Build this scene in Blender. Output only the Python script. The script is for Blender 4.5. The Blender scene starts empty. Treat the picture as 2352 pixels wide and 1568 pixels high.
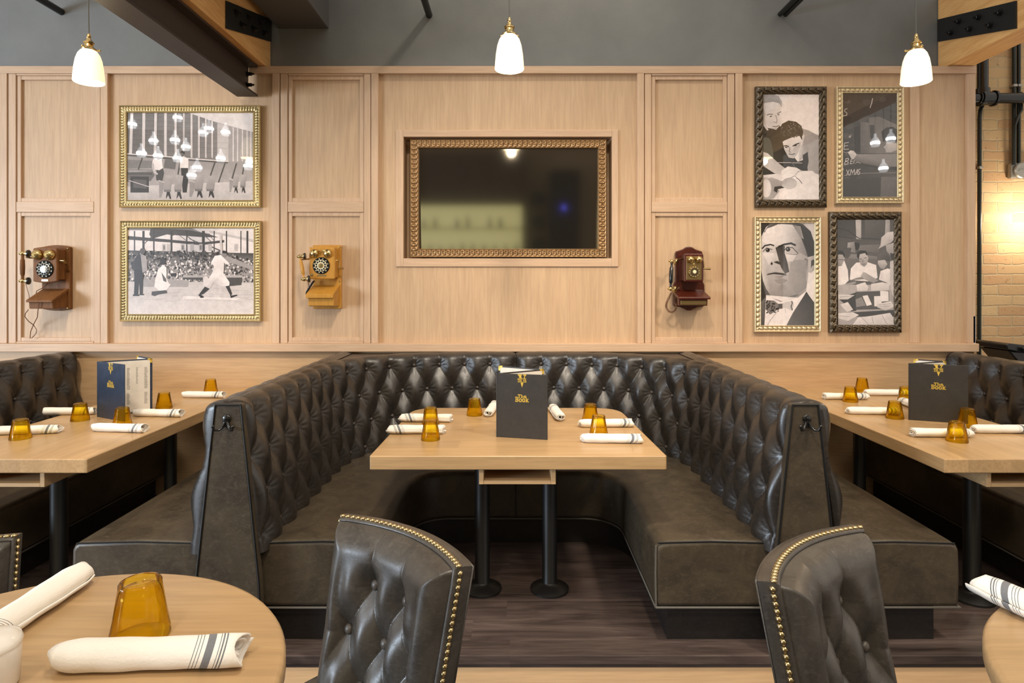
import bpy, math, random
import numpy as np
from mathutils import Vector, Matrix
PI = math.pi
SC = bpy.context.scene
COL = SC.collection
F, CX, CY, CH = 1400.0, 1180.0, 650.0, 1.5      # focal length in px, vanishing point, eye height
YW = 4.30                                        # front of the wall's stiles

def W(px, py, Y):            # a point on the upright plane at distance Y
    return ((px - CX) * Y / F, Y, CH - (py - CY) * Y / F)
def G(px, py, z):            # a point on the level plane at height z
    Y = (CH - z) * F / (py - CY)
    return ((px - CX) * Y / F, Y, z)
def WX(px, Y=YW): return (px - CX) * Y / F
def WZ(py, Y=YW): return CH - (py - CY) * Y / F

# ------------------------------------------------------------------ meshes
WL = {}
class MB:
    def __init__(s):
        s.v = []; s.f = []; s.m = []; s.T = Matrix.Identity(4); s.mi = 0
    def add(s, vs, fs, mi=None):
        b = len(s.v); T = s.T
        s.v += [tuple(T @ Vector(p)) for p in vs]
        s.f += [tuple(b + i for i in f) for f in fs]
        s.m += [s.mi if mi is None else mi] * len(fs)
        return s
    def bx(s, x0, x1, y0, y1, z0, z1, mi=None):
        if x0 > x1: x0, x1 = x1, x0
        if y0 > y1: y0, y1 = y1, y0
        if z0 > z1: z0, z1 = z1, z0
        return s.add([(x0,y0,z0),(x1,y0,z0),(x1,y1,z0),(x0,y1,z0),(x0,y0,z1),(x1,y0,z1),(x1,y1,z1),(x0,y1,z1)],
                     [(0,3,2,1),(4,5,6,7),(0,1,5,4),(1,2,6,5),(2,3,7,6),(3,0,4,7)], mi)
    def tube(s, pts, r, n=8, closed=False, caps=True, mi=None):
        P = [Vector(p) for p in pts]; k = len(P)
        R = r if isinstance(r, (list, tuple)) else [r] * k
        vs = []; up = None
        for i in range(k):
            if closed: t = P[(i+1) % k] - P[i-1]
            else: t = P[min(i+1, k-1)] - P[max(i-1, 0)]
            if t.length < 1e-9: t = Vector((0,0,1))
            t.normalize()
            if up is None:
                up = Vector((0,0,1)) if abs(t.z) < .9 else Vector((1,0,0))
            a = up - t * up.dot(t)
            if a.length < 1e-6: a = t.orthogonal()
            a.normalize(); up = a; b = t.cross(a)
            for j in range(n):
                q = 2*PI*j/n
                vs.append(P[i] + a*(R[i]*math.cos(q)) + b*(R[i]*math.sin(q)))
        fs = []
        for i in range(k if closed else k-1):
            for j in range(n):
                i2 = (i+1) % k
                fs.append((i*n+j, i*n+(j+1)%n, i2*n+(j+1)%n, i2*n+j))
        if caps and not closed:
            fs.append(tuple(range(n))[::-1]); fs.append(tuple((k-1)*n+j for j in range(n)))
        return s.add(vs, fs, mi)
    def lathe(s, prof, n=24, c=(0,0,0), axis='z', mod=None, mi=None):
        # prof: (radius, height) pairs; height runs along the axis ('z', or '-y' towards the viewer, 'x')
        vs = []; fs = []; k = len(prof)
        for i, (r, h) in enumerate(prof):
            for j in range(n):
                q = 2*PI*j/n; rr = r * (mod(q, h) if mod else 1)
                x, y = rr*math.cos(q), rr*math.sin(q)
                if axis == 'z': p = (c[0]+x, c[1]+y, c[2]+h)
                elif axis == '-y': p = (c[0]+x, c[1]-h, c[2]+y)
                elif axis == 'x': p = (c[0]+h, c[1]+x, c[2]+y)
                elif axis == '-x': p = (c[0]-h, c[1]+x, c[2]-y)
                vs.append(p)
        for i in range(k-1):
            for j in range(n):
                fs.append((i*n+j, i*n+(j+1)%n, (i+1)*n+(j+1)%n, (i+1)*n+j))
        if prof[0][0] > 1e-6: fs.append(tuple(range(n))[::-1])
        if prof[-1][0] > 1e-6: fs.append(tuple((k-1)*n+j for j in range(n)))
        return s.add(vs, fs, mi)
    def ball(s, c, r, sc=(1,1,1), n=12, mi=None):
        k = max(6, n//2+1)
        prof = [(r*math.sin(PI*i/(k-1)), -r*math.cos(PI*i/(k-1))) for i in range(k)]
        vs = []; fs = []
        for (a, h) in prof:
            for j in range(n):
                q = 2*PI*j/n
                vs.append((c[0]+a*math.cos(q)*sc[0], c[1]+a*math.sin(q)*sc[1], c[2]+h*sc[2]))
        for i in range(k-1):
            for j in range(n):
                fs.append((i*n+j, i*n+(j+1)%n, (i+1)*n+(j+1)%n, (i+1)*n+j))
        return s.add(vs, fs, mi)
    def prism(s, poly, a0, a1, axis='z', mi=None):
        # poly in the two other axes: 'z' -> (x,y), 'y' -> (x,z), 'x' -> (y,z)
        def pt(p, a):
            return {'z': (p[0],p[1],a), 'y': (p[0],a,p[1]), 'x': (a,p[0],p[1])}[axis]
        n = len(poly); ar = sum(poly[i][0]*poly[(i+1)%n][1]-poly[(i+1)%n][0]*poly[i][1] for i in range(n))
        P = list(poly) if ar > 0 else list(poly)[::-1]
        if axis == 'y': P = P[::-1]
        lo, hi = min(a0,a1), max(a0,a1)
        vs = [pt(p, lo) for p in P] + [pt(p, hi) for p in P]
        fs = [tuple(range(n))[::-1], tuple(range(n, 2*n))]
        fs += [(i, (i+1)%n, n+(i+1)%n, n+i) for i in range(n)]
        return s.add(vs, fs, mi)
    def build(s, name, mats, parent=None, smooth=40, bevel=None, sub=0, world=True, loc=None):
        me = bpy.data.meshes.new(name)
        v = s.v
        off = Vector((0,0,0))
        if parent is not None and world: off = Vector(WL.get(parent.name, (0,0,0)))
        if loc is not None: off = Vector(loc)
        if off.length > 0: v = [(p[0]-off.x, p[1]-off.y, p[2]-off.z) for p in v]
        me.from_pydata(v, [], s.f)
        if not isinstance(mats, (list, tuple)): mats = [mats]
        for m in mats: me.materials.append(m)
        if len(mats) > 1: me.polygons.foreach_set('material_index', s.m)
        me.update()
        if smooth:
            me.polygons.foreach_set('use_smooth', [True]*len(me.polygons))
            me.set_sharp_from_angle(angle=math.radians(smooth))
        o = bpy.data.objects.new(name, me); COL.objects.link(o)
        if parent is not None:
            o.parent = parent; WL[o.name] = tuple(off)
        else:
            WL[o.name] = tuple(off)
        if loc is not None: o.location = loc
        if bevel:
            b = o.modifiers.new('edge', 'BEVEL'); b.width = bevel[0]; b.segments = bevel[1]
            b.limit_method = 'ANGLE'; b.angle_limit = math.radians(bevel[2] if len(bevel) > 2 else 50)
            b.harden_normals = False
        if sub:
            m = o.modifiers.new('sub', 'SUBSURF'); m.levels = sub; m.render_levels = sub
        return o

def tag(o, label, cat, group=None):
    o['label'] = label; o['category'] = cat
    if group: o['group'] = group
    return o
def thing(name, label, cat, loc=(0,0,0), group=None, rotz=0.0):
    o = bpy.data.objects.new(name, None); COL.objects.link(o)
    o.location = loc; o.rotation_euler = (0,0,rotz); o.empty_display_size = .05
    WL[o.name] = tuple(loc)
    return tag(o, label, cat, group)
def struct(o):
    o['kind'] = 'structure'; return o
KIDS = {}
def children(o): return [c for c in bpy.data.objects if c.parent is o]
def copy_tree(o, parent=None):
    c = o.copy(); COL.objects.link(c)
    c.parent = parent
    for ch in children(o): copy_tree(ch, c)
    return c
def place(src, used, loc, rotz, label, group=None, scale=None):
    o = src if not used else copy_tree(src)
    used.append(1)
    o.location = loc; o.rotation_euler = (0,0,rotz); o['label'] = label
    if group: o['group'] = group
    if scale: o.scale = scale
    return o
def instance(me, name, parent, loc, rot=None):
    o = bpy.data.objects.new(name, me); COL.objects.link(o); o.parent = parent; o.location = loc
    if rot is not None: o.rotation_euler = rot
    return o

# ------------------------------------------------------------------ materials
class NT:
    def __init__(s, name):
        s.m = bpy.data.materials.new(name); s.m.use_nodes = True
        s.t = s.m.node_tree; s.b = s.t.nodes['Principled BSDF']
    def n(s, typ, **kw):
        nd = s.t.nodes.new(typ)
        for k, v in kw.items():
            if k.startswith('i_'):
                key = k[2:]; key = int(key) if key.isdigit() else key.replace('_', ' ')
                if hasattr(v, 'is_output'): s.t.links.new(v, nd.inputs[key])
                else: nd.inputs[key].default_value = v
            else: setattr(nd, k, v)
        return nd
    def l(s, a, b): s.t.links.new(a, b)
    def math(s, op, a, b=0.0, c=0.0):
        return s.n('ShaderNodeMath', operation=op, i_0=a, i_1=b, i_2=c).outputs[0]
    def mix(s, fac, a, b, mode='MIX'):
        nd = s.n('ShaderNodeMix', data_type='RGBA', blend_type=mode)
        for k, v in ((0, fac), (6, a), (7, b)):
            if hasattr(v, 'is_output'): s.l(v, nd.inputs[k])
            else: nd.inputs[k].default_value = v if k == 0 else (tuple(v)+(1,))[:4]
        return nd.outputs[2]
    def ramp(s, fac, stops, interp='LINEAR'):
        r = s.n('ShaderNodeValToRGB'); cr = r.color_ramp; cr.interpolation = interp
        s.l(fac, r.inputs[0])
        while len(cr.elements) < len(stops): cr.elements.new(1.0)
        for e, (p, c) in zip(cr.elements, stops):
            e.position = p; e.color = (tuple(c)+(1,))[:4] if not isinstance(c, float) else (c,c,c,1)
        return r.outputs[0]
    def coord(s, scale=(1,1,1), rot=(0,0,0), kind='Object'):
        tc = s.n('ShaderNodeTexCoord')
        mp = s.n('ShaderNodeMapping'); mp.inputs['Scale'].default_value = scale; mp.inputs['Rotation'].default_value = rot
        s.l(tc.outputs[kind], mp.inputs[0]); return mp.outputs[0]
    def noise(s, vec, scale, detail=4, rough=.55, dist=0.0):
        nd = s.n('ShaderNodeTexNoise'); s.l(vec, nd.inputs['Vector'])
        nd.inputs['Scale'].default_value = scale; nd.inputs['Detail'].default_value = detail
        nd.inputs['Roughness'].default_value = rough; nd.inputs['Distortion'].default_value = dist
        return nd.outputs[0]
    def bump(s, h, strength=.2, dist=.01):
        b = s.n('ShaderNodeBump'); b.inputs['Strength'].default_value = strength; b.inputs['Distance'].default_value = dist
        s.l(h, b.inputs['Height']); s.l(b.outputs[0], s.b.inputs['Normal'])
    def set(s, **kw):
        for k, v in kw.items():
            key = {'color':'Base Color','rough':'Roughness','metal':'Metallic','spec':'Specular IOR Level','coat':'Coat Weight',
                   'coatr':'Coat Roughness','trans':'Transmission Weight','ior':'IOR','sheen':'Sheen Weight','em':'Emission Color','ems':'Emission Strength','sss':'Subsurface Weight'}[k]
            if hasattr(v, 'is_output'): s.l(v, s.b.inputs[key])
            elif k in ('color','em'): s.b.inputs[key].default_value = (tuple(v)+(1,))[:4]
            else: s.b.inputs[key].default_value = v
        return s
def srgb(r, g, b):
    f = lambda c: (c/255/12.92) if c/255 <= .04045 else ((c/255+.055)/1.055)**2.4
    return (f(r), f(g), f(b))
def plain(name, c, rough=.5, metal=0.0, **kw):
    t = NT(name); t.set(color=c, rough=rough, metal=metal, **kw)
    v = t.noise(t.coord(), 35, 3); hs = t.mix(v, tuple(x*.88 for x in c), tuple(min(1,x*1.08) for x in c)); t.set(color=hs)
    return t.m
def wood(name, cA, cB, axis='x', rough=.42, plank=None, contrast=.5, dark=None, bump=.08, freq=1.0, spec=.4):
    t = NT(name)
    lo, hi = 1.6*freq, 13*freq
    scl = {'x':(lo,hi,hi),'y':(hi,lo,hi),'z':(hi,hi,lo)}[axis]
    vec = t.coord(scl)
    tone = None
    if plank:                                   # plank = (across-axis index, width): tone shift per board
        tc = t.n('ShaderNodeTexCoord'); sx = t.n('ShaderNodeSeparateXYZ'); t.l(tc.outputs['Object'], sx.inputs[0])
        k = t.math('FLOOR', t.math('DIVIDE', sx.outputs[plank[0]], plank[1]))
        al = {'x':0,'y':1,'z':2}[axis]
        wn0 = t.n('ShaderNodeTexWhiteNoise', noise_dimensions='1D'); t.l(k, wn0.inputs['W'])
        j = t.math('FLOOR', t.math('ADD', t.math('DIVIDE', sx.outputs[al], plank[2]), t.math('MULTIPLY', wn0.outputs[0], 7.3)))
        cmb = t.n('ShaderNodeCombineXYZ'); t.l(k, cmb.inputs[0]); t.l(j, cmb.inputs[1])
        wn = t.n('ShaderNodeTexWhiteNoise', noise_dimensions='3D'); t.l(cmb.outputs[0], wn.inputs['Vector'])
        tone = wn.outputs[0]
        va = t.n('ShaderNodeVectorMath', operation='MULTIPLY_ADD'); t.l(wn.outputs[1], va.inputs[0]); va.inputs[1].default_value = (9,9,9); t.l(vec, va.inputs[2])
        vec = va.outputs[0]
    g = t.noise(vec, 1.0, 7, .62, 1.1)
    mott = t.noise(t.coord((1,1,1)), 2.2, 3, .5, .3)
    a, b = .5-contrast*.5, .5+contrast*.5
    col = t.ramp(g, [(max(.02,a), cA), (min(.98,b), cB)])
    col = t.mix(t.math('MULTIPLY', mott, .55), col, t.mix(1.0, col, (.84,.82,.80), 'MULTIPLY'))
    fine = t.noise(t.coord(tuple(x*7 if x > lo*2 else x*3 for x in scl)), 1.0, 2, .5)
    col = t.mix(t.ramp(fine, [(.40, .22), (.58, 0.0)]), col, dark or tuple(x*.62 for x in cA))
    if tone is not None:
        col = t.mix(1.0, col, t.ramp(tone, [(0, plank[3]), (1, plank[4])]), 'MULTIPLY')
    t.set(color=col, rough=rough, spec=spec)
    t.bump(t.math('ADD', g, t.math('MULTIPLY', fine, .5)), bump, .004)
    return t.m
def leather(name, c, c2, rough=.36, scale=1.0, spec=.5):
    t = NT(name)
    v = t.coord()
    big = t.noise(v, 5*scale, 5, .65, .8)
    mid = t.noise(t.coord((1,1,1.6)), 38*scale, 6, .7, 1.2)
    col = t.ramp(big, [(.35, c), (.72, c2)])
    col = t.mix(t.ramp(mid, [(.52, 0.0), (.72, .28)]), col, tuple(min(1, x*1.9) for x in c2))
    vo = t.n('ShaderNodeTexVoronoi'); t.l(v, vo.inputs['Vector']); vo.inputs['Scale'].default_value = 420*scale
    t.set(color=col, rough=t.ramp(mid, [(.3, rough-.05), (.75, rough+.16)]), spec=spec)
    t.bump(t.math('ADD', t.math('MULTIPLY', vo.outputs[0], .6), mid), .11, .0025)
    return t.m

WALLW = wood('limed_wood_upright', srgb(190,157,123), srgb(205,173,138), 'z', .5, contrast=.55, bump=.05)
TRIMW = wood('limed_wood_trim', srgb(197,163,131), srgb(209,178,148), 'z', .48, contrast=.5, bump=.05)
TRIMH = wood('limed_wood_rail', srgb(197,163,131), srgb(209,178,148), 'x', .48, contrast=.5, bump=.05)
WAINS = wood('limed_wood_wainscot', srgb(193,156,116), srgb(208,174,134), 'x', .48, contrast=.5, bump=.05)
TABLEX = wood('table_maple', srgb(172,138,96), srgb(202,167,122), 'x', .3, plank=(1,.12,1.1,.86,1.06), contrast=.6, bump=.03, spec=.5)
TABLEY = wood('table_maple_long', srgb(172,138,96), srgb(202,167,122), 'y', .3, plank=(0,.09,.9,.84,1.06), contrast=.6, bump=.03, spec=.5)
SHELFW = wood('shelf_ply', srgb(196,160,116), srgb(214,180,136), 'x', .5, contrast=.5)
FLOORW = wood('dark_floor_planks', srgb(44,35,32), srgb(114,98,92), 'x', .38, plank=(1,.16,1.2,.75,1.15), contrast=.5, dark=srgb(24,19,19), bump=.12, spec=.5)
RISERW = wood('pale_riser', srgb(224,184,138), srgb(234,196,150), 'x', .45, contrast=.5)
TIMBER = wood('fir_timber', srgb(206,152,88), srgb(238,192,128), 'y', .6, contrast=.42, bump=.2, freq=1.5, dark=srgb(178,120,62))
OAK = wood('oak_phone', srgb(176,122,44), srgb(204,150,66), 'z', .35, contrast=.5, freq=2.4)
WALNUT = wood('walnut_phone', srgb(96,60,31), srgb(136,91,51), 'z', .55, contrast=.5, freq=2.4, spec=.2)
MAHOG = wood('mahogany_phone', srgb(56,22,15), srgb(90,40,28), 'z', .25, contrast=.5, freq=2.4)
LEATH = leather('espresso_leather', srgb(56,48,38), srgb(79,69,54), .36)
LEATHT = leather('espresso_leather_tufted', srgb(33,29,26), srgb(47,42,37), .29, 1.0, .75)
LEATHC = leather('stool_leather', srgb(56,52,48), srgb(79,74,68), .3, 1.6, .6)
LEATHK = leather('dark_vinyl', srgb(26,22,20), srgb(36,31,28), .45)
PIPING = plain('piping_cord', srgb(96,92,84), .4)
PIPINGD = plain('piping_black', srgb(18,18,17), .4)
BUTTON = leather('button_leather', srgb(48,42,38), srgb(66,58,52), .34, 3)
BUTTONC = leather('stool_button_leather', srgb(78,72,66), srgb(98,92,86), .32, 3)
BLACKM = plain('black_metal', srgb(26,25,24), .42, 0.0, spec=.55)
BLACKG = plain('black_gloss_paint', srgb(18,18,18), .22, 0.0, spec=.6)
STEELB = plain('steel_beam_paint', srgb(62,52,46), .5, 0.0, spec=.5)
BRASS = plain('brass', srgb(204,178,122), .22, 1.0)
BRASSD = plain('aged_brass', srgb(168,146,102), .32, 1.0)
NAILM = plain('nailhead_brass', srgb(206,184,136), .2, 1.0)
GOLDT = plain('gold_foil', srgb(226,190,84), .38, .3)
CHROME = plain('chrome', srgb(196,196,190), .32, 1.0)
GALV = plain('galvanised_steel', srgb(160,156,148), .4, .8)
DIALB = plain('dial_black', srgb(24,23,22), .75, 0.0, spec=.15)
IVORY = plain('ivory_dial', srgb(226,214,176), .4)
BLACKP = plain('black_plastic', srgb(20,20,20), .3)
PAPER = plain('menu_paper', srgb(226,218,206), .6)
INK = plain('print_grey', srgb(120,112,106), .6)
COVER = leather('menu_cover', srgb(46,43,40), srgb(54,50,46), .42, 5)
CORDB = plain('brown_cord', srgb(110,72,44), .5)
CERAM = plain('white_ceramic', srgb(232,226,216), .15, 0.0, coat=.4)
HOLE = plain('hole_dark', srgb(20,16,14), .8)
GREYW = None
def grey_wall():
    t = NT('charcoal_painted_wall')
    v = t.noise(t.coord(), 1.4, 5, .6); f = t.noise(t.coord(), 60, 4, .6)
    t.set(color=t.ramp(v, [(.3, srgb(102,103,101)), (.75, srgb(122,123,120))]), rough=.45, spec=.4); t.bump(f, .12, .004)
    return t.m
GREYW = grey_wall()
def brick_mat():
    t = NT('old_brick')
    tc = t.n('ShaderNodeTexCoord'); sx = t.n('ShaderNodeSeparateXYZ'); t.l(tc.outputs['Object'], sx.inputs[0])
    cb = t.n('ShaderNodeCombineXYZ'); t.l(sx.outputs[0], cb.inputs[0]); t.l(sx.outputs[2], cb.inputs[1])
    nz = t.n('ShaderNodeTexNoise'); t.l(tc.outputs['Object'], nz.inputs[0]); nz.inputs['Scale'].default_value = 9; nz.inputs['Detail'].default_value = 4
    va = t.n('ShaderNodeVectorMath', operation='MULTIPLY_ADD'); t.l(nz.outputs[1], va.inputs[0]); va.inputs[1].default_value = (.03,.03,.0); t.l(cb.outputs[0], va.inputs[2])
    bk = t.n('ShaderNodeTexBrick'); t.l(va.outputs[0], bk.inputs['Vector'])
    for k, v in (('Scale',1.0),('Mortar Size',.007),('Mortar Smooth',.6),('Bias',-.1),('Brick Width',.225),('Row Height',.079)): bk.inputs[k].default_value = v
    bk.inputs['Color1'].default_value = srgb(206,178,138)+(1,); bk.inputs['Color2'].default_value = srgb(188,146,110)+(1,); bk.inputs['Mortar'].default_value = srgb(186,168,140)+(1,)
    n2 = t.noise(t.coord(), 4.5, 6, .7); n3 = t.noise(t.coord(), 45, 5, .7)
    col = t.mix(t.ramp(n2, [(.35, 0.0), (.7, .55)]), bk.outputs[0], srgb(196,170,126))
    col = t.mix(t.ramp(n3, [(.6, 0.0), (.72, .6)]), col, srgb(110,76,48))
    t.set(color=col, rough=.85, spec=.2)
    t.bump(t.math('SUBTRACT', t.math('MULTIPLY', n3, .5), bk.outputs[1]), .45, .010)
    return t.m
BRICK = brick_mat()
def amber_glass():
    t = NT('amber_glass'); nt = t.t
    for nd in list(nt.nodes):
        if nd.type != 'OUTPUT_MATERIAL': nt.nodes.remove(nd)
    out = [n for n in nt.nodes if n.type == 'OUTPUT_MATERIAL'][0]
    tr = t.n('ShaderNodeBsdfTransparent'); tr.inputs[0].default_value = (1.0,.925,.36,1)
    rf = t.n('ShaderNodeBsdfRefraction'); rf.inputs[0].default_value = (1.0,.925,.36,1); rf.inputs['IOR'].default_value = 1.35; rf.inputs['Roughness'].default_value = .02
    tl = t.n('ShaderNodeBsdfTranslucent'); tl.inputs[0].default_value = (1.0,.60,.02,1)
    gl = t.n('ShaderNodeBsdfGlossy'); gl.inputs['Roughness'].default_value = .05; gl.inputs[0].default_value = (1,.93,.8,1)
    fr = t.n('ShaderNodeFresnel'); fr.inputs[0].default_value = 1.28
    m0 = t.n('ShaderNodeMixShader'); m0.inputs[0].default_value = .06; t.l(tr.outputs[0], m0.inputs[1]); t.l(rf.outputs[0], m0.inputs[2])
    m1 = t.n('ShaderNodeMixShader'); m1.inputs[0].default_value = .07; t.l(m0.outputs[0], m1.inputs[1]); t.l(tl.outputs[0], m1.inputs[2])
    m2 = t.n('ShaderNodeMixShader'); t.l(fr.outputs[0], m2.inputs[0]); t.l(m1.outputs[0], m2.inputs[1]); t.l(gl.outputs[0], m2.inputs[2])
    t.l(m2.outputs[0], out.inputs[0]); return t.m
AMBER = amber_glass()
def napkin_mat():
    t = NT('striped_napkin_cloth')
    tc = t.n('ShaderNodeTexCoord'); sx = t.n('ShaderNodeSeparateXYZ'); t.l(tc.outputs['Object'], sx.inputs[0])
    d = t.math('ADD', sx.outputs[0], t.math('MULTIPLY', sx.outputs[2], -.35))
    d = t.math('ADD', t.math('MULTIPLY', sx.outputs[1], .30), d)
    k = t.math('ADD', t.math('DIVIDE', d, .30), .5)          # 0..1 along the roll
    w, g = srgb(236,230,220), srgb(92,94,98)
    st = [(0, w)]
    for a, b in ((.690,.695),(.705,.710),(.720,.725),(.745,.785),(.805,.810),(.820,.825),(.835,.840)):
        st += [(a, g), (b, w)]
    col = t.ramp(k, st, 'CONSTANT')
    wv = t.noise(t.coord((1,1,1)), 260, 2); fold = t.noise(t.coord((1,2.2,2.2)), 16, 3)
    t.set(color=t.mix(.10, col, t.mix(wv, (.6,.58,.56), (1,1,1))), rough=.85, spec=.15, sheen=.2); t.bump(t.math('ADD', t.math('MULTIPLY', wv, .25), fold), .35, .006)
    return t.m
NAPK = napkin_mat()
def shade_mat(name, c, s):
    t = NT(name); t.set(color=(.9,.86,.78), rough=.2, em=c, ems=s); return t.m
SHADE = shade_mat('milk_glass_lit', (1.0,.80,.44), .62)
BULB = shade_mat('bulb_lit', (1.0,.86,.6), 10)
def print_mat():
    t = NT('photo_print')
    at = t.n('ShaderNodeVertexColor'); at.layer_name = 'tone'
    gr = t.noise(t.coord(), 420, 3, .7); bl = t.noise(t.coord(), 28, 4, .65)
    f = t.math('ADD', t.math('MULTIPLY', gr, .30), t.math('MULTIPLY', bl, .42))
    col = t.mix(1.0, at.outputs[0], t.ramp(f, [(.22, (.72,.70,.70)), (.50, (1.05,1.03,1.02))]), 'MULTIPLY')
    t.set(color=col, rough=.35, spec=.3, coat=1.0, coatr=.015); t.b.inputs['Coat IOR'].default_value = 1.7; return t.m
PRINT = print_mat()
def gold_frame_mat(name, c1, c2, metal=.7, rough=.38):
    t = NT(name); ge = t.n('ShaderNodeNewGeometry')
    v = t.noise(t.coord(), 60, 4)
    f = t.ramp(ge.outputs['Pointiness'], [(.44, 0.0), (.56, 1.0)])
    t.set(color=t.mix(t.math('MULTIPLY_ADD', v, .5, t.math('MULTIPLY', f, .6)), c1, c2), metal=metal, rough=rough); return t.m
GOLDF = gold_frame_mat('gilt_frame', srgb(120,98,60), srgb(206,186,138))
SILVF = gold_frame_mat('champagne_frame', srgb(146,122,86), srgb(232,214,176))
DARKF = gold_frame_mat('dark_bronze_frame', srgb(24,19,15), srgb(104,88,66), .5, .34)
TVF = gold_frame_mat('bronze_tv_frame', srgb(84,58,34), srgb(178,140,94), .55, .36)
# ================================================================== THE SETTING
def boxobj(name, mat, x0,x1,y0,y1,z0,z1, bevel=None, st=True):
    o = MB().bx(x0,x1,y0,y1,z0,z1).build(name, mat, smooth=0, bevel=bevel)
    if st: struct(o)
    return o
XR = WX(2242)                      # right end of the panelling
XLW = -4.6
ZT = WZ(152)                       # top of the panelling
YF = 4.325                         # panel field
# TV niche opening
NX0, NX1, NZ1, NZ0 = WX(926), WX(1406), WZ(313), WZ(593)
w = MB()
zs = WZ(806)
w.bx(XLW, NX0, YF, 4.50, zs, ZT); w.bx(NX1, XR, YF, 4.50, zs, ZT)
w.bx(NX0, NX1, YF, 4.50, NZ1, ZT); w.bx(NX0, NX1, YF, 4.50, zs, NZ0)
w.bx(NX0-.02, NX1+.02, 4.46, 4.52, NZ0-.02, NZ1+.02)
struct(w.build('wall_back', WALLW, smooth=0))
struct(MB().bx(XLW, XR, 4.318, 4.50, -.02, zs).build('wall_back_wainscot', WAINS, smooth=0))
struct(MB().bx(XLW-1, 3.20, 4.40, 4.5, ZT-.05, 5.2).build('wall_back_upper', GREYW, smooth=0))
struct(MB().bx(XR-.3, 6.2, 4.66, 4.8, -.2, 5.2).build('wall_right', BRICK, smooth=0))
struct(MB().bx(XLW-1, 6.2, 2.46, 4.66, -.05, 0).build('floor', FLOORW, smooth=0))
struct(MB().bx(XLW-1, 6.2, -5.0, 2.47, -.20, -.15).build('floor_lower', FLOORW, smooth=0))
nt_ = [0]
def trim(mat, x0,x1,z0,z1,y0=YW,y1=YF+.005,bev=.003):
    nt_[0] += 1
    return boxobj('trim_%d' % nt_[0], mat, x0,x1,y0,y1,z0,z1, (bev,2))
trim(RISERW, XLW-1, 6.2, -.15, -.035, 2.463, 2.50)                    # step riser
trim(FLOORW, XLW-1, 6.2, -.035, .002, 2.452, 2.50)                    # dark nosing
# rails
trim(TRIMH, XLW, XR, WZ(169), ZT, YW-.006)
trim(TRIMH, XLW, XR, WZ(806.5), WZ(788), YW-.03)
zr0, zr1 = WZ(788), WZ(169)
def stile(a, b, y=YW): trim(TRIMW, WX(a)+.0026, WX(b)-.0026, zr0, zr1, y)
def module(a, b, c, d, e, f):
    """narrow framed module: strip a-b, stile b-c, framed panel c-d, stile d-e, strip e-f"""
    stile(a, b, YW-.006); stile(e, f, YW-.006); stile(b, c); stile(d, e)
    trim(TRIMH, WX(c), WX(d), WZ(487), WZ(463))                       # mid rail
    trim(TRIMH, WX(c), WX(d), zr0, WZ(784)); trim(TRIMH, WX(c), WX(d), WZ(173), zr1)
    for (t, bt) in ((173, 463), (487, 784)):                          # raised lip round each panel
        m = MB(); q = 9; y0, y1 = YW+.008, YF+.005
        m.bx(WX(c), WX(c+q), y0, y1, WZ(bt), WZ(t)); m.bx(WX(d-q), WX(d), y0, y1, WZ(bt), WZ(t))
        m.bx(WX(c+q), WX(d-q), y0+.001, y1, WZ(t+q), WZ(t)); m.bx(WX(c+q), WX(d-q), y0+.001, y1, WZ(bt), WZ(bt-q))
        nt_[0] += 1; struct(m.build('trim_%d' % nt_[0], TRIMW, smooth=0, bevel=(.003,2)))
module(0, 18, 37, 215, 231, 249)
module(625, 643, 661, 835, 852, 870)
module(1463, 1480, 1497, 1671, 1688, 1706)
stile(2093, 2116, YW+.012); stile(2222, 2242)
stile(-190, -170); stile(-170, -40, YW+.01); stile(-40, 0)
# casing round the TV niche
for (a, b, c, d) in ((909, 926, 297, 612), (1406, 1421, 297, 612), (926, 1406, 297, 313), (926, 1406, 593, 612)):
    trim(TRIMW if b-a < 50 else TRIMH, WX(a), WX(b), WZ(d), WZ(c), YW+.012)
boxobj('trim_%d' % (nt_[0]+1), plain('white_strip', srgb(206,200,204), .5), WX(2236), WX(2241), 4.30, 4.318, WZ(800), WZ(726))
nt_[0] += 1

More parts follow.
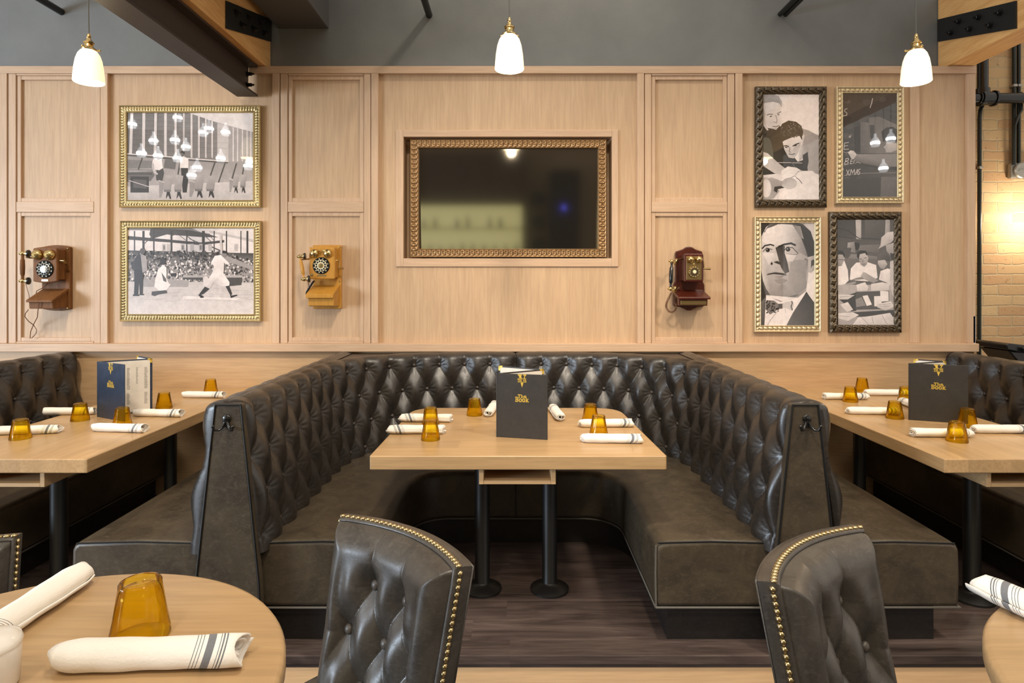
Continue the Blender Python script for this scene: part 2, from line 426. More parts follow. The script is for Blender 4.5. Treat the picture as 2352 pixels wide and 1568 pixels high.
# ================================================================== BEAMS, DUCT, PIPES
def bolt(m, c, axis, r=.014, h=.02):
    m.lathe([(0,-.012),(r*1.5,-.012),(r*1.5,.003),(r,.003),(r,h),(r*.55,h+.002),(r*.55,h+.016),(0,h+.016)], 8, c, axis)
t = thing('steel_beam', 'dark steel I-beam with lit underside running from the wood wall towards the viewer', 'beam', (-1.872, 2.2, 2.81))
MB().bx(-1.944,-1.800,.2,4.285,2.810,2.824).build('bottom_flange', STEELB, t, 0)
MB().bx(-1.878,-1.866,.2,4.285,2.824,3.015).build('web', STEELB, t, 0)
MB().bx(-1.944,-1.800,.2,4.285,3.015,3.030).build('top_flange', STEELB, t, 0)
for z in (2.962, 2.886):
    m = MB(); bolt(m, (-1.862, 4.262, z), 'x', .013, .03); m.build('bolt', BLACKG, t, 30)
def timber(x0, x1, face, label, sgn):
    t = thing('timber_beam', label, 'beam', ((x0+x1)/2, 2.2, 3.032), 'fir beams under the ceiling')
    MB().bx(x0, x1, .2, 4.395, 3.032, 3.56).build('beam', TIMBER, t, 0, bevel=(.006,2))
    # sloped steel connector plate with six bolts on the inner face
    m = MB(); a = math.atan2(.17, .59)
    P = [(4.385,1.730+CH),(4.385,1.892+CH),(3.69,1.713+CH),(3.69,1.545+CH)]
    P = [(y, z) for (y, z) in [(4.385,3.235),(4.385,3.395),(3.70,3.213),(3.70,3.045)]]
    m.prism(P, face, face + sgn*.010, 'x'); pl = m.build('connector_plate', BLACKM, t, 0)
    for (k, row) in ((.10,.30),(.42,.30),(.74,.30),(.24,.72),(.56,.72),(.88,.72)):
        y = 4.385 - .685*(.12+.8*k); zb = 3.235 - .19*(4.385-y)/.685; z = zb + .16*row
        b = MB(); bolt(b, (face+sgn*.010, y, z), 'x' if sgn > 0 else '-x', .017, .022); b.build('bolt', BLACKG, pl, 30)
    return t
timber(-1.96, -1.752, -1.752, 'fir timber beam resting on the dark steel I-beam at upper left', 1)
timber(3.057, 3.247, 3.057, 'fir timber beam with bolted plate above the brick at upper right', -1)
t = thing('air_duct', 'dark grey boxed duct end under the ceiling beside the left timber', 'duct', (-1.52, 3.6, 3.33))
MB().bx(-1.70, -1.335, 2.9, 4.41, 3.335, 3.75).build('casing', plain('duct_grey', srgb(92,90,88), .45), t, 0, bevel=(.006,2))
def rod(name, label, X, Z, r, grp=None, y0=2.6):
    o = MB().tube([(X,y0,Z),(X,4.41,Z)], r, 14).build(name, BLACKM, smooth=40)
    tag(o, label, 'pipe', grp); return o
rod('ceiling_pipe', 'single black pipe stub above the left pendant lamp', WX(132,4.36), WZ(22,4.36), .024)
rod('ceiling_pipe', 'single black pipe stub between the duct and the middle pendant lamp', WX(984,4.36), WZ(29,4.36), .024)
rod('ceiling_pipe', 'left of the twin black pipe stubs on the charcoal wall', WX(1797,4.36), WZ(27,4.36), .017, 'twin pipe stubs')
rod('ceiling_pipe', 'right of the twin black pipe stubs on the charcoal wall', WX(1810,4.36), WZ(28,4.36), .017, 'twin pipe stubs')
# brick wall services
YB = 4.60
t = thing('water_pipe', 'thick glossy black pipe with a tee crossing the brick wall', 'pipe', (WX(2260,YB-.06), YB-.06, WZ(226,YB-.06)))
yp = YB-.05
MB().tube([(WX(2225,yp),yp,WZ(226,yp)),(WX(2420,yp),yp,WZ(225,yp))], .038, 18).build('main_run', BLACKG, t)
MB().tube([(WX(2257,yp),yp,WZ(240,yp)),(WX(2257,yp),yp,WZ(60,yp))], .036, 18).build('riser', BLACKG, t)
m = MB(); m.tube([(WX(2246,yp),yp,WZ(226,yp)),(WX(2284,yp),yp,WZ(226,yp))], .049, 20); m.tube([(WX(2257,yp),yp,WZ(226,yp)),(WX(2257,yp),yp,WZ(204,yp))], .046, 20)
for px in (2250, 2280): m.tube([(WX(px,yp),yp,WZ(226,yp)),(WX(px+5,yp),yp,WZ(226,yp))], .058, 20)
m.build('tee_fitting', BLACKG, t)
GREENB = plain('dark_conduit', srgb(22,30,28), .3)
yc = YB+.035
def conduit(label, pts, r=.014, clips=()):
    t = thing('conduit', label, 'conduit', (pts[0][0], yc, pts[-1][2] if False else pts[0][2]), 'conduits on the brick')
    MB().tube(pts, r, 10).build('tube', GREENB, t)
    for (x, z) in clips:
        MB().bx(x-.016, x+.016, yc-.018, yc+.03, z-.010, z+.010).build('clip', GALV, t, 0, bevel=(.004,2))
c = lambda px, py: (WX(px,yc), yc, WZ(py,yc))
conduit('long thin conduit running down the brick beside the panelling edge', [c(2257,240),c(2252,252),c(2250,270),c(2249,815)], .014, [c(2250,385)[::2]])
conduit('left thin conduit above the round junction box, left of a pair', [c(2329,60),c(2329,380)], .013, [c(2329,197)[::2]])
conduit('right thin conduit above the round junction box, right of a pair', [c(2340,60),c(2340,380)], .013, [c(2340,197)[::2]])
conduit('bent thin cable curving beside the pair of conduits on brick', [(p[0],p[1]-.032,p[2]) for p in (c(2337,215),c(2338,255),c(2330,270),c(2323,290),c(2321,330),c(2321,380))], .011)
t = thing('junction_box', 'round steel electrical junction box on the brick under the conduits', 'electrical box', c(2340,392))
MB().bx(WX(2317,yc), WX(2364,yc), yc-.02, yc+.02, WZ(410,yc), WZ(375,yc)).build('back_box', GALV, t, 0, bevel=(.008,2))
m = MB(); cc = c(2340,393); m.lathe([(.062,0),(.062,.02),(.055,.028),(0,.028)], 24, (cc[0],yc-.015,cc[2]), '-y'); m.bx(cc[0]-.035,cc[0]+.035,yc-.049,yc-.04,cc[2]-.004,cc[2]+.004); m.build('round_cover', GALV, t)
m = MB(); yq = 4.25
q = lambda px, py: (WX(px,yq), WZ(py,yq))
t = thing('plastic_tray', 'black plastic tray-like object above the tufted bench at right edge against brick', 'tray', (WX(2330,yq), yq, WZ(830,yq)))
MB().prism([q(2268,786),q(2276,783),q(2420,800),q(2420,812),q(2300,803),q(2272,797)], yq-.16, yq+.14, 'y').build('rim', BLACKP, t, 0, bevel=(.006,3))
MB().prism([q(2279,800),q(2420,812),q(2420,850),q(2312,838)], yq-.14, yq+.12, 'y').build('body', BLACKP, t, 0, bevel=(.008,3))
MB().prism([q(2299,792),q(2330,796),q(2324,803),q(2300,801)], yq-.19, yq-.15, 'y').build('latch', BLACKP, t, 0, bevel=(.004,2))

MB().tube([(3.72,yq,-.0),(3.72,yq,.90)], .03, 14).build('stand', BLACKM, t)
# ================================================================== UPHOLSTERY
SP, ROW0, ROWH = .176, .945, .158
BTN = MB().ball((0,0,0), .0125, (1,1,.62), 14).build('button', BUTTON, smooth=180)
BTN_ME = BTN.data; bpy.data.objects.remove(BTN)
def smooth01(x):
    x = np.clip(x, 0, 1); return x*x*(3-2*x)
def tuft_h(u, wr, nrows, A, B):
    a = u + wr/2; b = u - wr/2
    sa, sb = np.abs(np.sin(PI*a)), np.abs(np.sin(PI*b))
    d = A*np.power(sa*sb, .36) + B*np.power((sa**2+sb**2)/2, .8)
    def pleat(par):
        s = np.abs(np.sin(PI*(u + par)))
        return A*np.power(s, .72) + B*np.power(s, 1.6)
    pt = pleat(0.0); k = smooth01(-wr/.75)
    top = A*np.power(np.abs(np.sin(PI*u)), .5)*(1-.3*k) + B*(np.power(np.abs(np.sin(PI*u)), 1.6)*(1-k)+.62*k)*(1-.0*k)
    pb = pleat(.5*((nrows-1) % 2)); k2 = smooth01((wr-(nrows-1))/.6)
    bot = pb*(1-.75*k2) + (A+B)*.22*k2
    h = np.where(wr < 0, top, np.where(wr > nrows-1, bot, d))
    # gathers radiating from the buttons
    j = np.clip(np.round(wr), 0, nrows-1); uu = u - .5*(j % 2); i = np.round(uu)
    dx = (uu-i)*SP; dz = (wr-j)*ROWH
    r = np.sqrt(dx*dx+dz*dz)+1e-6; th = np.arctan2(dz, dx)
    g = np.exp(-(r/.042)**2)*smooth01(r/.014)
    h = h + .0034*g*np.cos(11*th+.7*np.sin(5*i+3*j)) - .004*np.exp(-(r/.016)**2)
    return h
def tufted(name, parent, path, nrm, s, u, z0=.40, z1=1.009, setback=.09, ends=(True, True), mat=LEATHT, nz=92, A=.010, B=.032, pad=.024,
           rows=4, buttons=True, top_depth=.045, btn_ok=None, r=.03):
    prof = []
    for z in np.linspace(z0, z1-r, nz):
        o = setback*np.clip(1-(z-.43)/(z1-r-.43), -.1, 1)
        prof.append((o, z, 1.0, 0.0, (ROW0-z)/ROWH))
    for k in range(1, 9):
        a = k/8*PI/2
        prof.append((-(r-r*math.cos(a)), z1-r+r*math.sin(a), math.cos(a), math.sin(a)*.25, -(z1-r-ROW0)/ROWH-.30*k/8))
    for k in range(1, 6):
        prof.append((-r-top_depth*k/5, z1, 0.0, .25*(1-k/5.0), -.55-.1*k))
    P = np.array(prof); S = s[-1]
    e = np.full_like(s, 9.0)
    if ends[0]: e = np.minimum(e, s)
    if ends[1]: e = np.minimum(e, S-s)
    q = np.clip(e/.045, 0, 1); tap = np.sqrt(1-(1-q)**2)
    U, Wr = np.meshgrid(u, P[:,4], indexing='ij')
    H = (pad + tuft_h(U, Wr, rows, A, B)) * tap[:,None]
    off = P[None,:,0] + H*P[None,:,2]
    X = path[:,0,None] + nrm[:,0,None]*off; Y = path[:,1,None] + nrm[:,1,None]*off
    Z = P[None,:,1] + H*P[None,:,3]
    n, k = X.shape
    V = np.stack([X,Y,Z], -1).reshape(-1,3).tolist()
    Fc = [(i*k+j, (i+1)*k+j, (i+1)*k+j+1, i*k+j+1) for i in range(n-1) for j in range(k-1)]
    p0, p1, p2 = (np.array(V[t]) for t in Fc[0][:3])
    nn = np.cross(p1-p0, p2-p0)
    if nn[0]*nrm[0,0]+nn[1]*nrm[0,1] < 0: Fc = [f[::-1] for f in Fc]
    m = MB(); m.v = [tuple(p) for p in V]; m.f = Fc; m.m = [0]*len(Fc)
    # close the ends back to the core
    for (flag, i) in ((ends[0], 0), (ends[1], n-1)):
        if not flag: continue
        b = len(m.v)
        for j in range(k):
            x, y, z = V[i*k+j]; m.v.append((path[i,0]-nrm[i,0]*.03, path[i,1]-nrm[i,1]*.03, min(z, z1-.01)))
        for j in range(k-1):
            f = (i*k+j, i*k+j+1, b+j+1, b+j)
            m.f.append(f if i else f[::-1]); m.m.append(0)
    ob = m.build(name, mat, parent, 180)
    if buttons:
        wl = Vector(WL[parent.name])
        for j in range(rows):
            z = ROW0 - j*ROWH
            umin, umax = min(u[0],u[-1]), max(u[0],u[-1])
            for i in range(math.floor(umin)-1, math.ceil(umax)+2):
                uu = i + .5*(j % 2)
                if uu < umin+.25 or uu > umax-.25: 
                    continue
                if abs(uu) < .3 and btn_ok: continue
                ss = np.interp(uu, u, s) if u[-1] > u[0] else np.interp(-uu, -u, s)
                px, py = np.interp(ss, s, path[:,0]), np.interp(ss, s, path[:,1])
                nx, ny = np.interp(ss, s, nrm[:,0]), np.interp(ss, s, nrm[:,1])
                if btn_ok and not btn_ok(px, py, j): continue
                o_ = setback*(1-(z-.43)/(z1-r-.43)) + pad + .004
                pos = Vector((px+nx*o_, py+ny*o_, z)) - wl
                rot = Vector((nx, ny, setback/.55)).to_track_quat('Z','Y').to_euler()
                instance(BTN_ME, 'button', ob, pos, rot)
    return ob
def resample(P, ds):
    P = np.array(P); d = np.r_[0, np.cumsum(np.hypot(*np.diff(P, axis=0).T))]
    s = np.linspace(0, d[-1], max(8, int(d[-1]/ds)))
    Q = np.stack([np.interp(s, d, P[:,0]), np.interp(s, d, P[:,1])], 1)
    T = np.gradient(Q, axis=0)
    for _ in range(3): T[1:-1] = (T[:-2]+2*T[1:-1]+T[2:])/4
    T /= np.hypot(T[:,0], T[:,1])[:,None]
    return Q, T, s
# ---- the U booth
XC = 1.147
bt = thing('booth', 'U-shaped tufted dark brown leather booth wrapped round the middle table', 'booth', (0.02, 3.3, 0))
def outer_path(xc, y0, ys, b, n=120, ex=2/3):
    P = [(xc, y0+(ys-y0)*i/20) for i in range(20)]
    for i in range(n+1):
        f = (i/n)**1.0*PI/2
        P.append((xc*max(0, math.cos(f))**ex, ys+b*math.sin(f)**ex))
    return P
OX = .012                                    # centre line of the booth
core_in = outer_path(XC, 2.48, 3.3, .925)
halves = []
for sg in (1, -1):
    Q, T, s = resample(core_in, .0066)
    nrm = np.stack([-T[:,1], T[:,0]], 1)
    u = (s[-1]-s)/SP
    if sg < 0: Q = Q*np.array([-1,1]); nrm = nrm*np.array([-1,1])
    Q = Q + np.array([OX, 0])
    def ok(px, py, j):
        if j == 3 and py > 3.9: return False        # hidden under the table
        if j == 2 and abs(px-.02) < .12: return False
        return True
    b_ = tufted('backrest', bt, Q, nrm, s, u, ends=(True, True), btn_ok=ok)
# backing / ledge between the tufted faces
cp = [(OX+x*1.0, y) for (x, y) in outer_path(XC+.012, 2.50, 3.3, .94)]
cl = [(2*OX-x, y) for (x, y) in cp]
core = cp[:-1] + cl[::-1]
poly = core + [(OX-1.222, 2.50), (OX-1.222, 4.312), (OX+1.222, 4.312), (OX+1.222, 2.50)]
MB().prism(poly, 0.0, 1.004, 'z').build('backing_ledge', leather('ledge_leather', srgb(60,50,42), srgb(76,64,54), .42), bt, 30)
for sg in (1, -1):
    # end post panel, wider at the foot
    xs = [(1.205,1.012),(1.282,.30),(1.292,0),(1.018,0),(1.030,.30),(1.102,1.012)]
    P = [(OX+sg*(x+.008), z) for (x, z) in xs]
    pp = MB().prism(P, 2.452, 2.50, 'y').build('end_panel', LEATH, bt, 0, bevel=(.008,3))
    for (k0, k1, mt, dx) in ((5,3,PIPINGD,.004),(0,1,PIPINGD,0)):
        a, b3 = P[k0], P[k1]
        pts = [(a[0], 2.452, a[1]), (P[4][0] if k0 == 5 else b3[0], 2.452, .30)] + ([(b3[0], 2.452, 0.01)] if k0 == 5 else [])
        MB().tube(pts, .0045, 8).build('piping', mt, pp)
    MB().tube([(P[0][0],2.452,1.010),(P[5][0],2.452,1.010)], .0045, 8).build('piping', PIPINGD, pp)
    # double coat hook
    hx, hz = OX+sg*1.166, .955; y = 2.452
    m = MB()
    m.lathe([(.0,0),(.017,0),(.017,.004),(.012,.008),(0,.008)], 18, (hx,y,hz), '-y')
    m.ball((hx,y-.009,hz+.004), .004); m.bx(hx-.010,hx+.010,y-.007,y,hz-.030,hz)
    for q in (1,-1):
        m.tube([(hx+q*.004,y-.006,hz-.012),(hx+q*.012,y-.008,hz-.030),(hx+q*.022,y-.020,hz-.042),(hx+q*.034,y-.030,hz-.040),(hx+q*.040,y-.034,hz-.026)], [.006,.006,.005,.0045,.005], 8)
        m.ball((hx+q*.040,y-.034,hz-.024), .007)
    m.build('coat_hook', BLACKG, bt, 50)
# seat swept along the U
def seat_paths():
    I = [(.575, 2.52+i*(3.27-2.52)/24) for i in range(25)]
    I += [(.575-.2+.2*math.cos(a), 3.27+.2*math.sin(a)) for a in np.linspace(0, PI/2, 14)[1:]]
    I += [(.375-.375*i/16, 3.47) for i in range(1, 17)]
    O = outer_path(1.075, 2.52, 3.3, .85, 60)
    Q, _, _ = resample(I, .02); k = len(Q)
    # pair outer points so that both straight runs match
    O = np.array(O); d = np.r_[0, np.cumsum(np.hypot(*np.diff(O, axis=0).T))]
    di = np.r_[0, np.cumsum(np.hypot(*np.diff(Q, axis=0).T))]
    fr = np.interp(di, [0, .75, .75+.31, di[-1]], [0, .78, .78+1.15, d[-1]])
    R = np.stack([np.interp(fr, d, O[:,0]), np.interp(fr, d, O[:,1])], 1)
    return Q, R
Qi, Ro = seat_paths()
Qa = np.r_[Qi, (Qi*[-1,1])[::-1][1:]] + [OX,0]; Ra = np.r_[Ro, (Ro*[-1,1])[::-1][1:]] + [OX,0]
def sweep(Qa, Ra, prof):
    """prof: (fraction 0 inner..1 outer as (frac, metres), z)"""
    m = MB(); k = len(prof); vs = []
    for q, r in zip(Qa, Ra):
        d = r-q; L = np.hypot(*d); d = d/L
        for (fr, mt, z) in prof:
            p = q + d*(L*fr+mt); vs.append((p[0], p[1], z))
    n = len(Qa)
    fs = [(i*k+j, (i+1)*k+j, (i+1)*k+(j+1)%k, i*k+(j+1)%k) for i in range(n-1) for j in range(k)]
    fs += [tuple(range(k)), tuple((n-1)*k+j for j in range(k))[::-1]]
    return m.add(vs, fs)
m = sweep(Qa, Ra, [(0,0,.160),(0,-.004,.28),(0,0,.395),(0,.008,.412),(0,.022,.424),(0,.05,.430),(.5,0,.438),(1,0,.43),(1,0,.160)])
st = m.build('seat', LEATH, bt, 45, bevel=(.02,4,70))
bm_ = MB().tube([(q[0],q[1],.160) for q in Qa], .0045, 6).build('piping', PIPING, st)
for sg in (1,-1):
    for px in (.575,1.075): pass
    MB().tube([(OX+sg*.575,2.518,.16),(OX+sg*1.05,2.518,.16)], .0045, 6).build('piping', PIPING, st)
    MB().tube([(OX+sg*.585,2.524,.425),(OX+sg*.80,2.523,.431),(OX+sg*1.03,2.523,.425)], .004, 6).build('piping', PIPINGD, st)
    MB().tube([(OX+sg*.577,2.524,.415),(OX+sg*.575,2.522,.30),(OX+sg*.577,2.522,.165)], .004, 6).build('piping', PIPING, st)
    MB().tube([(OX+sg*.49,3.449,.41),(OX+sg*.487,3.445,.30),(OX+sg*.49,3.449,.165)], .003, 6).build('piping', PIPINGD, st)
MB().tube([(OX,3.466,.41),(OX,3.464,.17)], .003, 6).build('piping', PIPINGD, st)
Qk = Qa.copy(); Rk = Ra.copy(); 
dk = (Ra-Qa); dk = dk/np.hypot(dk[:,0],dk[:,1])[:,None]; Qk = Qa+dk*.06
Qk[0,1] += .05; Rk[0,1] += .05; Qk[-1,1] += .05; Rk[-1,1] += .05
sel = [i for i in range(len(Qk)) if i in (0, len(Qk)-1) or Qk[i,1] > 2.60]
sweep(Qk[sel], Rk[sel], [(0,0,0),(0,0,.17),(1,0,.17),(1,0,0)]).build('toe_kick', LEATHK, bt, 30)

# ---- straight benches
def bench(label, xback, face, xseat, y0, y1, far):
    """xback: plane of the back's core, face: +1 faces +x, xseat: front of the seat"""
    xm = (xback+xseat)/2
    t = thing('bench', label, 'bench', (xm, (y0+y1)/2, 0), 'leather benches along the side tables')
    P = [(xback, y0 + (y1-y0)*i/40) for i in range(41)]
    Q, T, s = resample(P, .0075)
    nrm = np.tile(np.array([[float(face), 0.0]]), (len(Q),1))
    u = s/SP + .3
    tufted('backrest', t, Q, nrm, s, u, ends=(True, True), nz=70, buttons=far, setback=.085)
    if far:
        MB().bx(xback-face*.14, xback-face*.005, y0, y1, 0, 1.004).build('backing_ledge', LEATH, t, 0, bevel=(.01,2))
    ys0 = 2.52 if not far else y0
    xi = xback + face*.07
    z = [(xseat,.160),(xseat+face*.004,.28),(xseat,.395),(xseat-face*.010,.415),(xseat-face*.03,.428),((xseat+xi)/2,.437),(xi,.43),(xi,.160)]
    st = MB().prism(z, ys0, y1, 'y').build('seat', LEATH, t, 45, bevel=(.018,4,70))
    MB().tube([(xi,ys0-.001,.16),(xseat,ys0-.001,.16),(xseat,y1,.16)], .0045, 6).build('piping', PIPING, st)
    MB().tube([(xi-face*0,ys0+.004,.422),((xi+xseat)/2,ys0+.003,.430),(xseat-face*.02,ys0+.004,.422)], .004, 6).build('piping', PIPINGD, st)
    MB().bx(xback, xseat-face*.075, ys0+.05, y1, 0, .17).build('toe_kick', LEATHK, t, 0)
    return t
bench('leather bench backing onto the left wing of the middle booth', OX-1.218, -1, -1.83, 2.47, 4.295, False)
bench('leather bench backing onto the right wing of the middle booth', OX+1.218, 1, 1.845, 2.47, 4.295, False)
bench('tufted leather bench behind the left table with the bluish menu', -3.12, 1, -2.45, 2.3, 4.295, True)
bench('tufted leather bench behind the right table below the brick wall', 3.085, -1, 2.46, 2.3, 4.295, True)

# ================================================================== TABLES
def side_table(x0, x1, label):
    t = thing('booth_table', label, 'table', ((x0+x1)/2, 3.43, 0), 'side tables against the panelled wall')
    MB().bx(x0, x1, 2.565, 4.312, .70, .76).build('tabletop', TABLEY, t, 0, bevel=(.004,2))
    shelf_box(t, (x0+x1)/2, 2.60)
    for y in (2.905, 3.85): leg(t, (x0+x1)/2, y)
    return t
def shelf_box(t, xc, y0, w_=.166, dep=.42):
    m = MB()
    m.bx(xc-w_, xc-w_+.02, y0, y0+dep, .63, .70); m.bx(xc+w_-.02, xc+w_, y0, y0+dep, .63, .70)
    m.bx(xc-w_+.02, xc+w_-.02, y0+.001, y0+dep, .63, .646); m.bx(xc-w_+.02, xc+w_-.02, y0+dep-.02, y0+dep, .646, .70)
    m.build('shelf_box', SHELFW, t, 0, bevel=(.0015,1))
def leg(t, x, y, r=.0365):
    m = MB(); m.lathe([(.094,0),(.094,.010),(.080,.018),(.055,.030),(r+.004,.036),(r,.042),(r,.70)], 32, (x,y,0))
    m.build('leg', BLACKM, t, 40)
def rounded(poly, rads, n=8):
    out = []; k = len(poly)
    for i in range(k):
        p = Vector(poly[i]); a = Vector(poly[i-1]); b = Vector(poly[(i+1)%k]); r = rads[i]
        if r <= 0: out.append(tuple(p)); continue
        p0 = p+(a-p).normalized()*r; p1 = p+(b-p).normalized()*r
        for j in range(n+1):
            q = j/n; out.append(tuple(p0*(1-q)**2 + p*2*q*(1-q) + p1*q*q))
    return out
t = thing('booth_table', 'wood table with rounded rear corners inside the U-shaped booth', 'table', (.015, 3.1, 0))
P = rounded([(-.619,2.61),(.657,2.61),(.618,3.62),(-.592,3.62)], [.012,.012,.16,.16])
MB().prism(P, .70, .76, 'z').build('tabletop', TABLEX, t, 30, bevel=(.004,2))
shelf_box(t, .016, 2.635)
leg(t, -.154, 2.99); leg(t, .176, 2.99)
side_table(-2.54, -1.795, 'long wood table with the open bluish menu under the left pendant')
side_table(1.812, 2.555, 'long wood table with the closed black menu under the right pendant')
def high_top(x, y, r, label):
    t = thing('high_table', label, 'table', (x, y, -.15), 'round high tables in front of the step')
    m = MB(); m.lathe([(0,.878),(r-.012,.878),(r-.003,.884),(r,.892),(r,.912),(r-.004,.918),(r-.010,.920),(0,.920)], 96, (x,y,0))
    m.build('tabletop', TABLE_R, t, 50)
    MB().lathe([(.038,-.14),(.038,.878)], 24, (x,y,0)).build('leg', BLACKM, t, 40)
    MB().lathe([(0,-.15),(.26,-.15),(.26,-.135),(.22,-.122),(.05,-.11),(0,-.11)], 40, (x,y,0)).build('base', BLACKM, t, 40)
    return t
TABLE_R = wood('round_table_maple', srgb(168,136,96), srgb(196,163,120), 'x', .32, plank=(1,.13,1.3,.93,1.05), contrast=.6, bump=.03, spec=.5)
high_top(-.728, .837, .389, 'round wooden high table holding the white shaker at lower left')
high_top(1.084, .772, .389, 'round wooden high table cut off at lower right')
# ================================================================== FRAMES AND PRINTS
def frame_mesh(name, mat, parent, x0,x1,z0,z1, wd, yb, prof, nT=16, ds=.004):
    """ornate moulding: prof(s, t) -> relief towards the viewer; t 0 outer .. 1 inner"""
    m = MB()
    cs = [(x0,z0),(x1,z0),(x1,z1),(x0,z1)]
    for k in range(4):
        a = np.array(cs[k]); b = np.array(cs[(k+1)%4]); L = np.hypot(*(b-a)); d = (b-a)/L; n = np.array([-d[1], d[0]])
        nS = int(L/ds); t = np.r_[0, np.linspace(0,1,nT), 1]; g = np.linspace(0,1,nS)
        T, S = np.meshgrid(t, g, indexing='ij')
        s = T*wd + S*(L-2*T*wd)
        H = prof(s-L/2, T); H[0,:] = 0.0; H[-1,:] = .002
        X = a[0]+d[0]*s+n[0]*T*wd; Z = a[1]+d[1]*s+n[1]*T*wd; Y = yb-H
        V = np.stack([X,Y,Z],-1).reshape(-1,3).tolist(); r, c = X.shape
        fs = [(i*c+j, i*c+j+1, (i+1)*c+j+1, (i+1)*c+j) for i in range(r-1) for j in range(c-1)]
        m.add(V, fs)
    return m.build(name, mat, parent, 60)
def bumpf(x): return np.clip(x, 0, None)
def gauss(t, c, w): return np.exp(-((t-c)/w)**2)
def prof_gold(s, t):
    base = .016+.012*gauss(t,.08,.10)+.006*gauss(t,.93,.07)
    band = smooth01((t-.18)/.08)*smooth01((.72-t)/.08)
    rib = np.power(np.abs(np.sin(PI*s/.0195)), .5)
    return base - .005*band + .010*band*rib*np.power(np.sin(PI*np.clip((t-.18)/.54,0,1)), .35)
def prof_bead(s, t):
    base = .018+.008*gauss(t,.10,.10)+.004*gauss(t,.92,.08)
    band = smooth01((t-.26)/.08)*smooth01((.84-t)/.08)
    k = np.abs(np.sin(PI*s/.034+.9*(t-.5)))
    return base - .004*band + .012*band*np.power(k,.6)*np.sin(PI*np.clip((t-.26)/.58,0,1))
def prof_scroll(s, t):
    base = .022*np.power(np.sin(PI*np.clip(t*.9+.08,0,1)), .6)+.004
    ph = s/.052 + 1.1*(t-.5) + .22*np.sin(2*PI*t*1.5)
    f = np.abs(ph-np.round(ph))*2
    leaf = 1-f**2
    fine = .5+.5*np.cos(2*PI*ph*3)
    return base + .014*(leaf-.5)*np.sin(PI*np.clip(t,0,1)) + .004*fine*np.sin(PI*t)
def prof_egg(s, t):
    base = .016+.006*gauss(t,.07,.07)+.005*gauss(t,.94,.06)
    u = s/.034; f = u-np.floor(u)-.5; v = (t-.5)*1.5
    r = np.sqrt((f*1.5)**2+v**2)
    return base + .008*gauss(r,.46,.16)*(t>.14)*(t<.88) + .006*gauss(r,0,.2)

class Art:
    """a black-and-white print: flat tone patches laid over one another, traced in crop pixels"""
    def __init__(s, ox, oy, sc, Y):
        s.ox, s.oy, s.sc, s.Y = ox, oy, sc, Y
        s.v = []; s.f = []; s.c = []; s.k = 0; s.w = None
    def p(s, g, pts):
        n = len(pts); b = len(s.v); y = s.Y - .000016*s.k; s.k += 1
        gs = [g[i*len(g)//n] for i in range(n)] if isinstance(g, (list, tuple)) else [g]*n
        if s.w:
            x0,y0,x1,y1 = s.w; pts = [(min(max(a,x0),x1), min(max(c,y0),y1)) for (a,c) in pts]
        for (x, z) in pts:
            px, py = s.ox+x/s.sc, s.oy+z/s.sc
            s.v.append(((px-CX)*s.Y/F, y, CH-(py-CY)*s.Y/F))
        ar = sum(pts[i][0]*pts[(i+1)%n][1]-pts[(i+1)%n][0]*pts[i][1] for i in range(n))
        idx = list(range(b, b+n)); gg = list(gs)
        if ar > 0: idx = idx[::-1]; gg = gg[::-1]
        s.f.append(tuple(idx)); s.c += gg
        return s
    def e(s, g, cx, cy, rx, ry, rot=0, n=18):
        q = math.radians(rot); c, d = math.cos(q), math.sin(q)
        return s.p(g, [(cx+rx*math.cos(a)*c-ry*math.sin(a)*d, cy+rx*math.cos(a)*d+ry*math.sin(a)*c) for a in [2*PI*i/n for i in range(n)]])
    def l(s, g, w, pts):
        for (a, b) in zip(pts[:-1], pts[1:]):
            d = Vector((b[0]-a[0], b[1]-a[1])); 
            if d.length < 1e-6: continue
            d.normalize(); n = Vector((-d.y, d.x))*w/2; d *= w*.3
            s.p(g, [(a[0]+n.x-d.x,a[1]+n.y-d.y),(b[0]+n.x+d.x,b[1]+n.y+d.y),(b[0]-n.x+d.x,b[1]-n.y+d.y),(a[0]-n.x-d.x,a[1]-n.y-d.y)])
            s.k -= .8
        s.k += 1; return s
    def r(s, g, x0, y0, x1, y1): return s.p(g, [(x0,y0),(x1,y0),(x1,y1),(x0,y1)])
    def build(s, name, parent):
        off = Vector(WL[parent.name])
        me = bpy.data.meshes.new(name); me.from_pydata([(a-off.x,b-off.y,c-off.z) for a,b,c in s.v], [], s.f)
        at = me.color_attributes.new('tone', 'FLOAT_COLOR', 'CORNER')
        vals = []
        for g in s.c:
            g = 255*(min(255,g)/255)**1.22
            q = srgb(min(255,g*1.0), min(255,g*.955), min(255,g*.94)); vals += [q[0],q[1],q[2],1]
        at.data.foreach_set('color', vals); me.materials.append(PRINT); me.update()
        o = bpy.data.objects.new(name, me); COL.objects.link(o); o.parent = parent; WL[name] = tuple(off); return o
YP = 4.29                                    # face of the prints
def picture(label, px0,py0,px1,py1, wd, prof, mat, grp=None, yb=4.322):
    yf = 4.296
    x0,x1,z1,z0 = WX(px0,yf), WX(px1,yf), WZ(py0,yf), WZ(py1,yf)
    t = thing('framed_photograph', label, 'picture', ((x0+x1)/2, yb, z0), grp or 'framed photographs on the panelling')
    frame_mesh('frame', mat, t, x0,x1,z0,z1, wd, yb-.008, prof)
    MB().bx(x0,x1,yb-.009,yb,z0,z1).build('backing_board', mat, t, 0)
    return t
rnd = random.Random(4)
